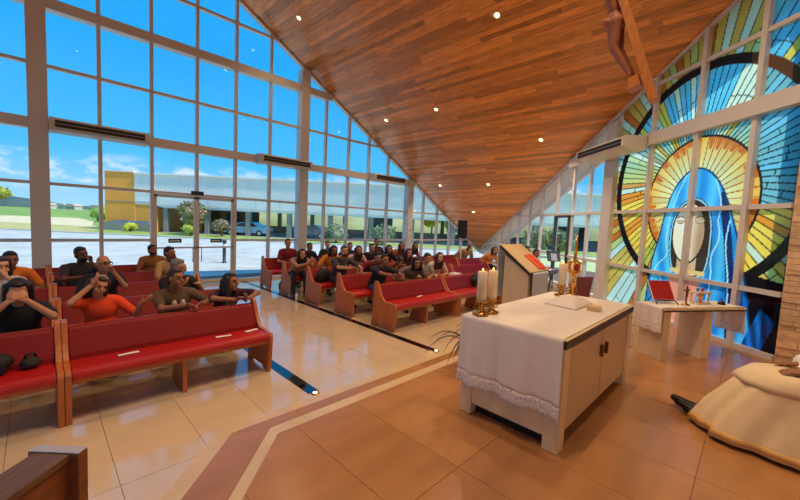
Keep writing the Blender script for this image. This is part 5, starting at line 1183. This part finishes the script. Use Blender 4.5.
# skirt of the vestment: rings from the lap to the hem, with folds
def vest(name, rings, m, nf=8, amp=.02, ph=0, th=.006):
    n = 96; vs = []; fs = []
    for k, (cy_, ry0, ry1, rx, z, fold) in enumerate(rings):
        for q in range(n):
            a = q / n * 2 * math.pi; c, s = math.cos(a), math.sin(a); e_ = .82
            r_ = 1 + fold * (math.sin(nf * a + ph) + .5 * math.sin(2.3 * nf * a + 1.3 + ph))
            x_ = rx * math.copysign(abs(c) ** e_, c) * r_; y_ = cy_ + (ry1 if s > 0 else ry0) * math.copysign(abs(s) ** e_, s) * r_
            vs.append((x_, y_, z + (.0 if k else 0)))
    for k in range(len(rings) - 1):
        for q in range(n): fs.append((k * n + q, k * n + (q + 1) % n, (k + 1) * n + (q + 1) % n, (k + 1) * n + q))
    o = MB().add(vs, fs).build(name, m, pr, smooth=True); sf = o.modifiers.new('thickness', 'SOLIDIFY'); sf.thickness = th; sf.offset = 0; return o
vest('chasuble_skirt', [(.0, .16, .17, .20, .625, 0), (.02, .20, .30, .25, .615, .004), (.05, .22, .41, .265, .59, .006), (.07, .24, .45, .285, .53, .012), (.12, .25, .50, .315, .38, .026), (.17, .27, .54, .35, .24, .038), (.22, .30, .55, .39, .11, .046), (.25, .32, .55, .41, .035, .05)], m_robe)
vest('hem_band', [(.225, .303, .553, .394, .10, .0465), (.247, .322, .555, .412, .045, .0495)], m_band, th=.004)
st = MB()
vest('stole_fold', [(.0, .10, .20, .19, .632, .0), (.02, .12, .32, .24, .622, .006), (.05, .14, .425, .27, .595, .01), (.07, .16, .47, .29, .53, .016), (.08, .165, .485, .296, .495, .02)], m_robe, nf=5, ph=1.0)
# corpus of the hanging crucifix (carved figure)
C = MB(); K = lambda v, u, x=0: ax * v + fr * u + Vector((x, 0, 0))
C.caps(K(.40, .13, -.03), K(.74, .20, -.06), .028, .045); C.caps(K(.42, .12, .03), K(.76, .17, .06), .028, .045); C.caps(K(.74, .20, -.06), K(1.02, .11, -.06), .045, .062); C.caps(K(.76, .17, .06), K(1.02, .11, .06), .045, .062)
C.caps(K(.40, .13, -.03), K(.30, .17, -.02), .028, .02); C.caps(K(.42, .12, .03), K(.31, .15, .03), .028, .02)
C.ell(K(1.05, .12), (.12, .09, .11), (Vector((1, 0, 0)), fr, ax)); C.ell(K(1.28, .10), (.10, .07, .2), (Vector((1, 0, 0)), fr, ax)); C.caps(K(1.44, .11, -.14), K(1.44, .11, .14), .055); C.caps(K(1.44, .12), K(1.58, .17), .045, .04)
C.ell(K(1.64, .20), (.07, .085, .095), (Vector((1, 0, 0)), fr, ax)); C.ell(K(1.57, .235), (.045, .05, .05), (Vector((1, 0, 0)), fr, ax)); C.caps(K(1.63, .28), K(1.60, .30), .012)
for sg in (-1, 1):
    C.caps(K(1.44, .11, sg * .15), K(1.62, .10, sg * .40), .045, .036); C.caps(K(1.62, .10, sg * .40), K(1.82, .08, sg * .62), .035, .026); hand(C, K(1.82, .08, sg * .62), tuple(ax * .6 + Vector((sg * .7, 0, 0))), tuple(ax), 1.0, .6)
soft(C, 'corpus', m_corp, cf, .010, 3)
lo_ = MB(); lo_.ell(K(1.03, .12), (.13, .10, .085), (Vector((1, 0, 0)), fr, ax)); lo_.caps(K(1.05, .18, .06), K(.86, .24, .1), .05, .03); lo_.caps(K(1.06, .2, -.1), K(1.06, .2, .1), .04); soft(lo_, 'loincloth', mat('carved_loincloth', (172, 104, 66), .5, var=.1, scale=20), cf, .010, 3)
hc = MB(); hc.ell(K(1.68, .17), (.078, .08, .085), (Vector((1, 0, 0)), fr, ax)); hc.caps(K(1.66, .12), K(1.5, .12), .06, .04); soft(hc, 'hair', mat('carved_hair', (96, 54, 34), .6), cf, .010, 2)

# ---- turn the voxel-skinned figures into plain meshes
bpy.context.view_layer.update()
dg = bpy.context.evaluated_depsgraph_get(); dg.update()
done = []
for o in PENDING:
    me = bpy.data.meshes.new_from_object(o.evaluated_get(dg)); done.append((o, me))
for o, me in done:
    old = o.data; o.modifiers.clear(); o.data = me; me.name = o.name; bpy.data.meshes.remove(old)
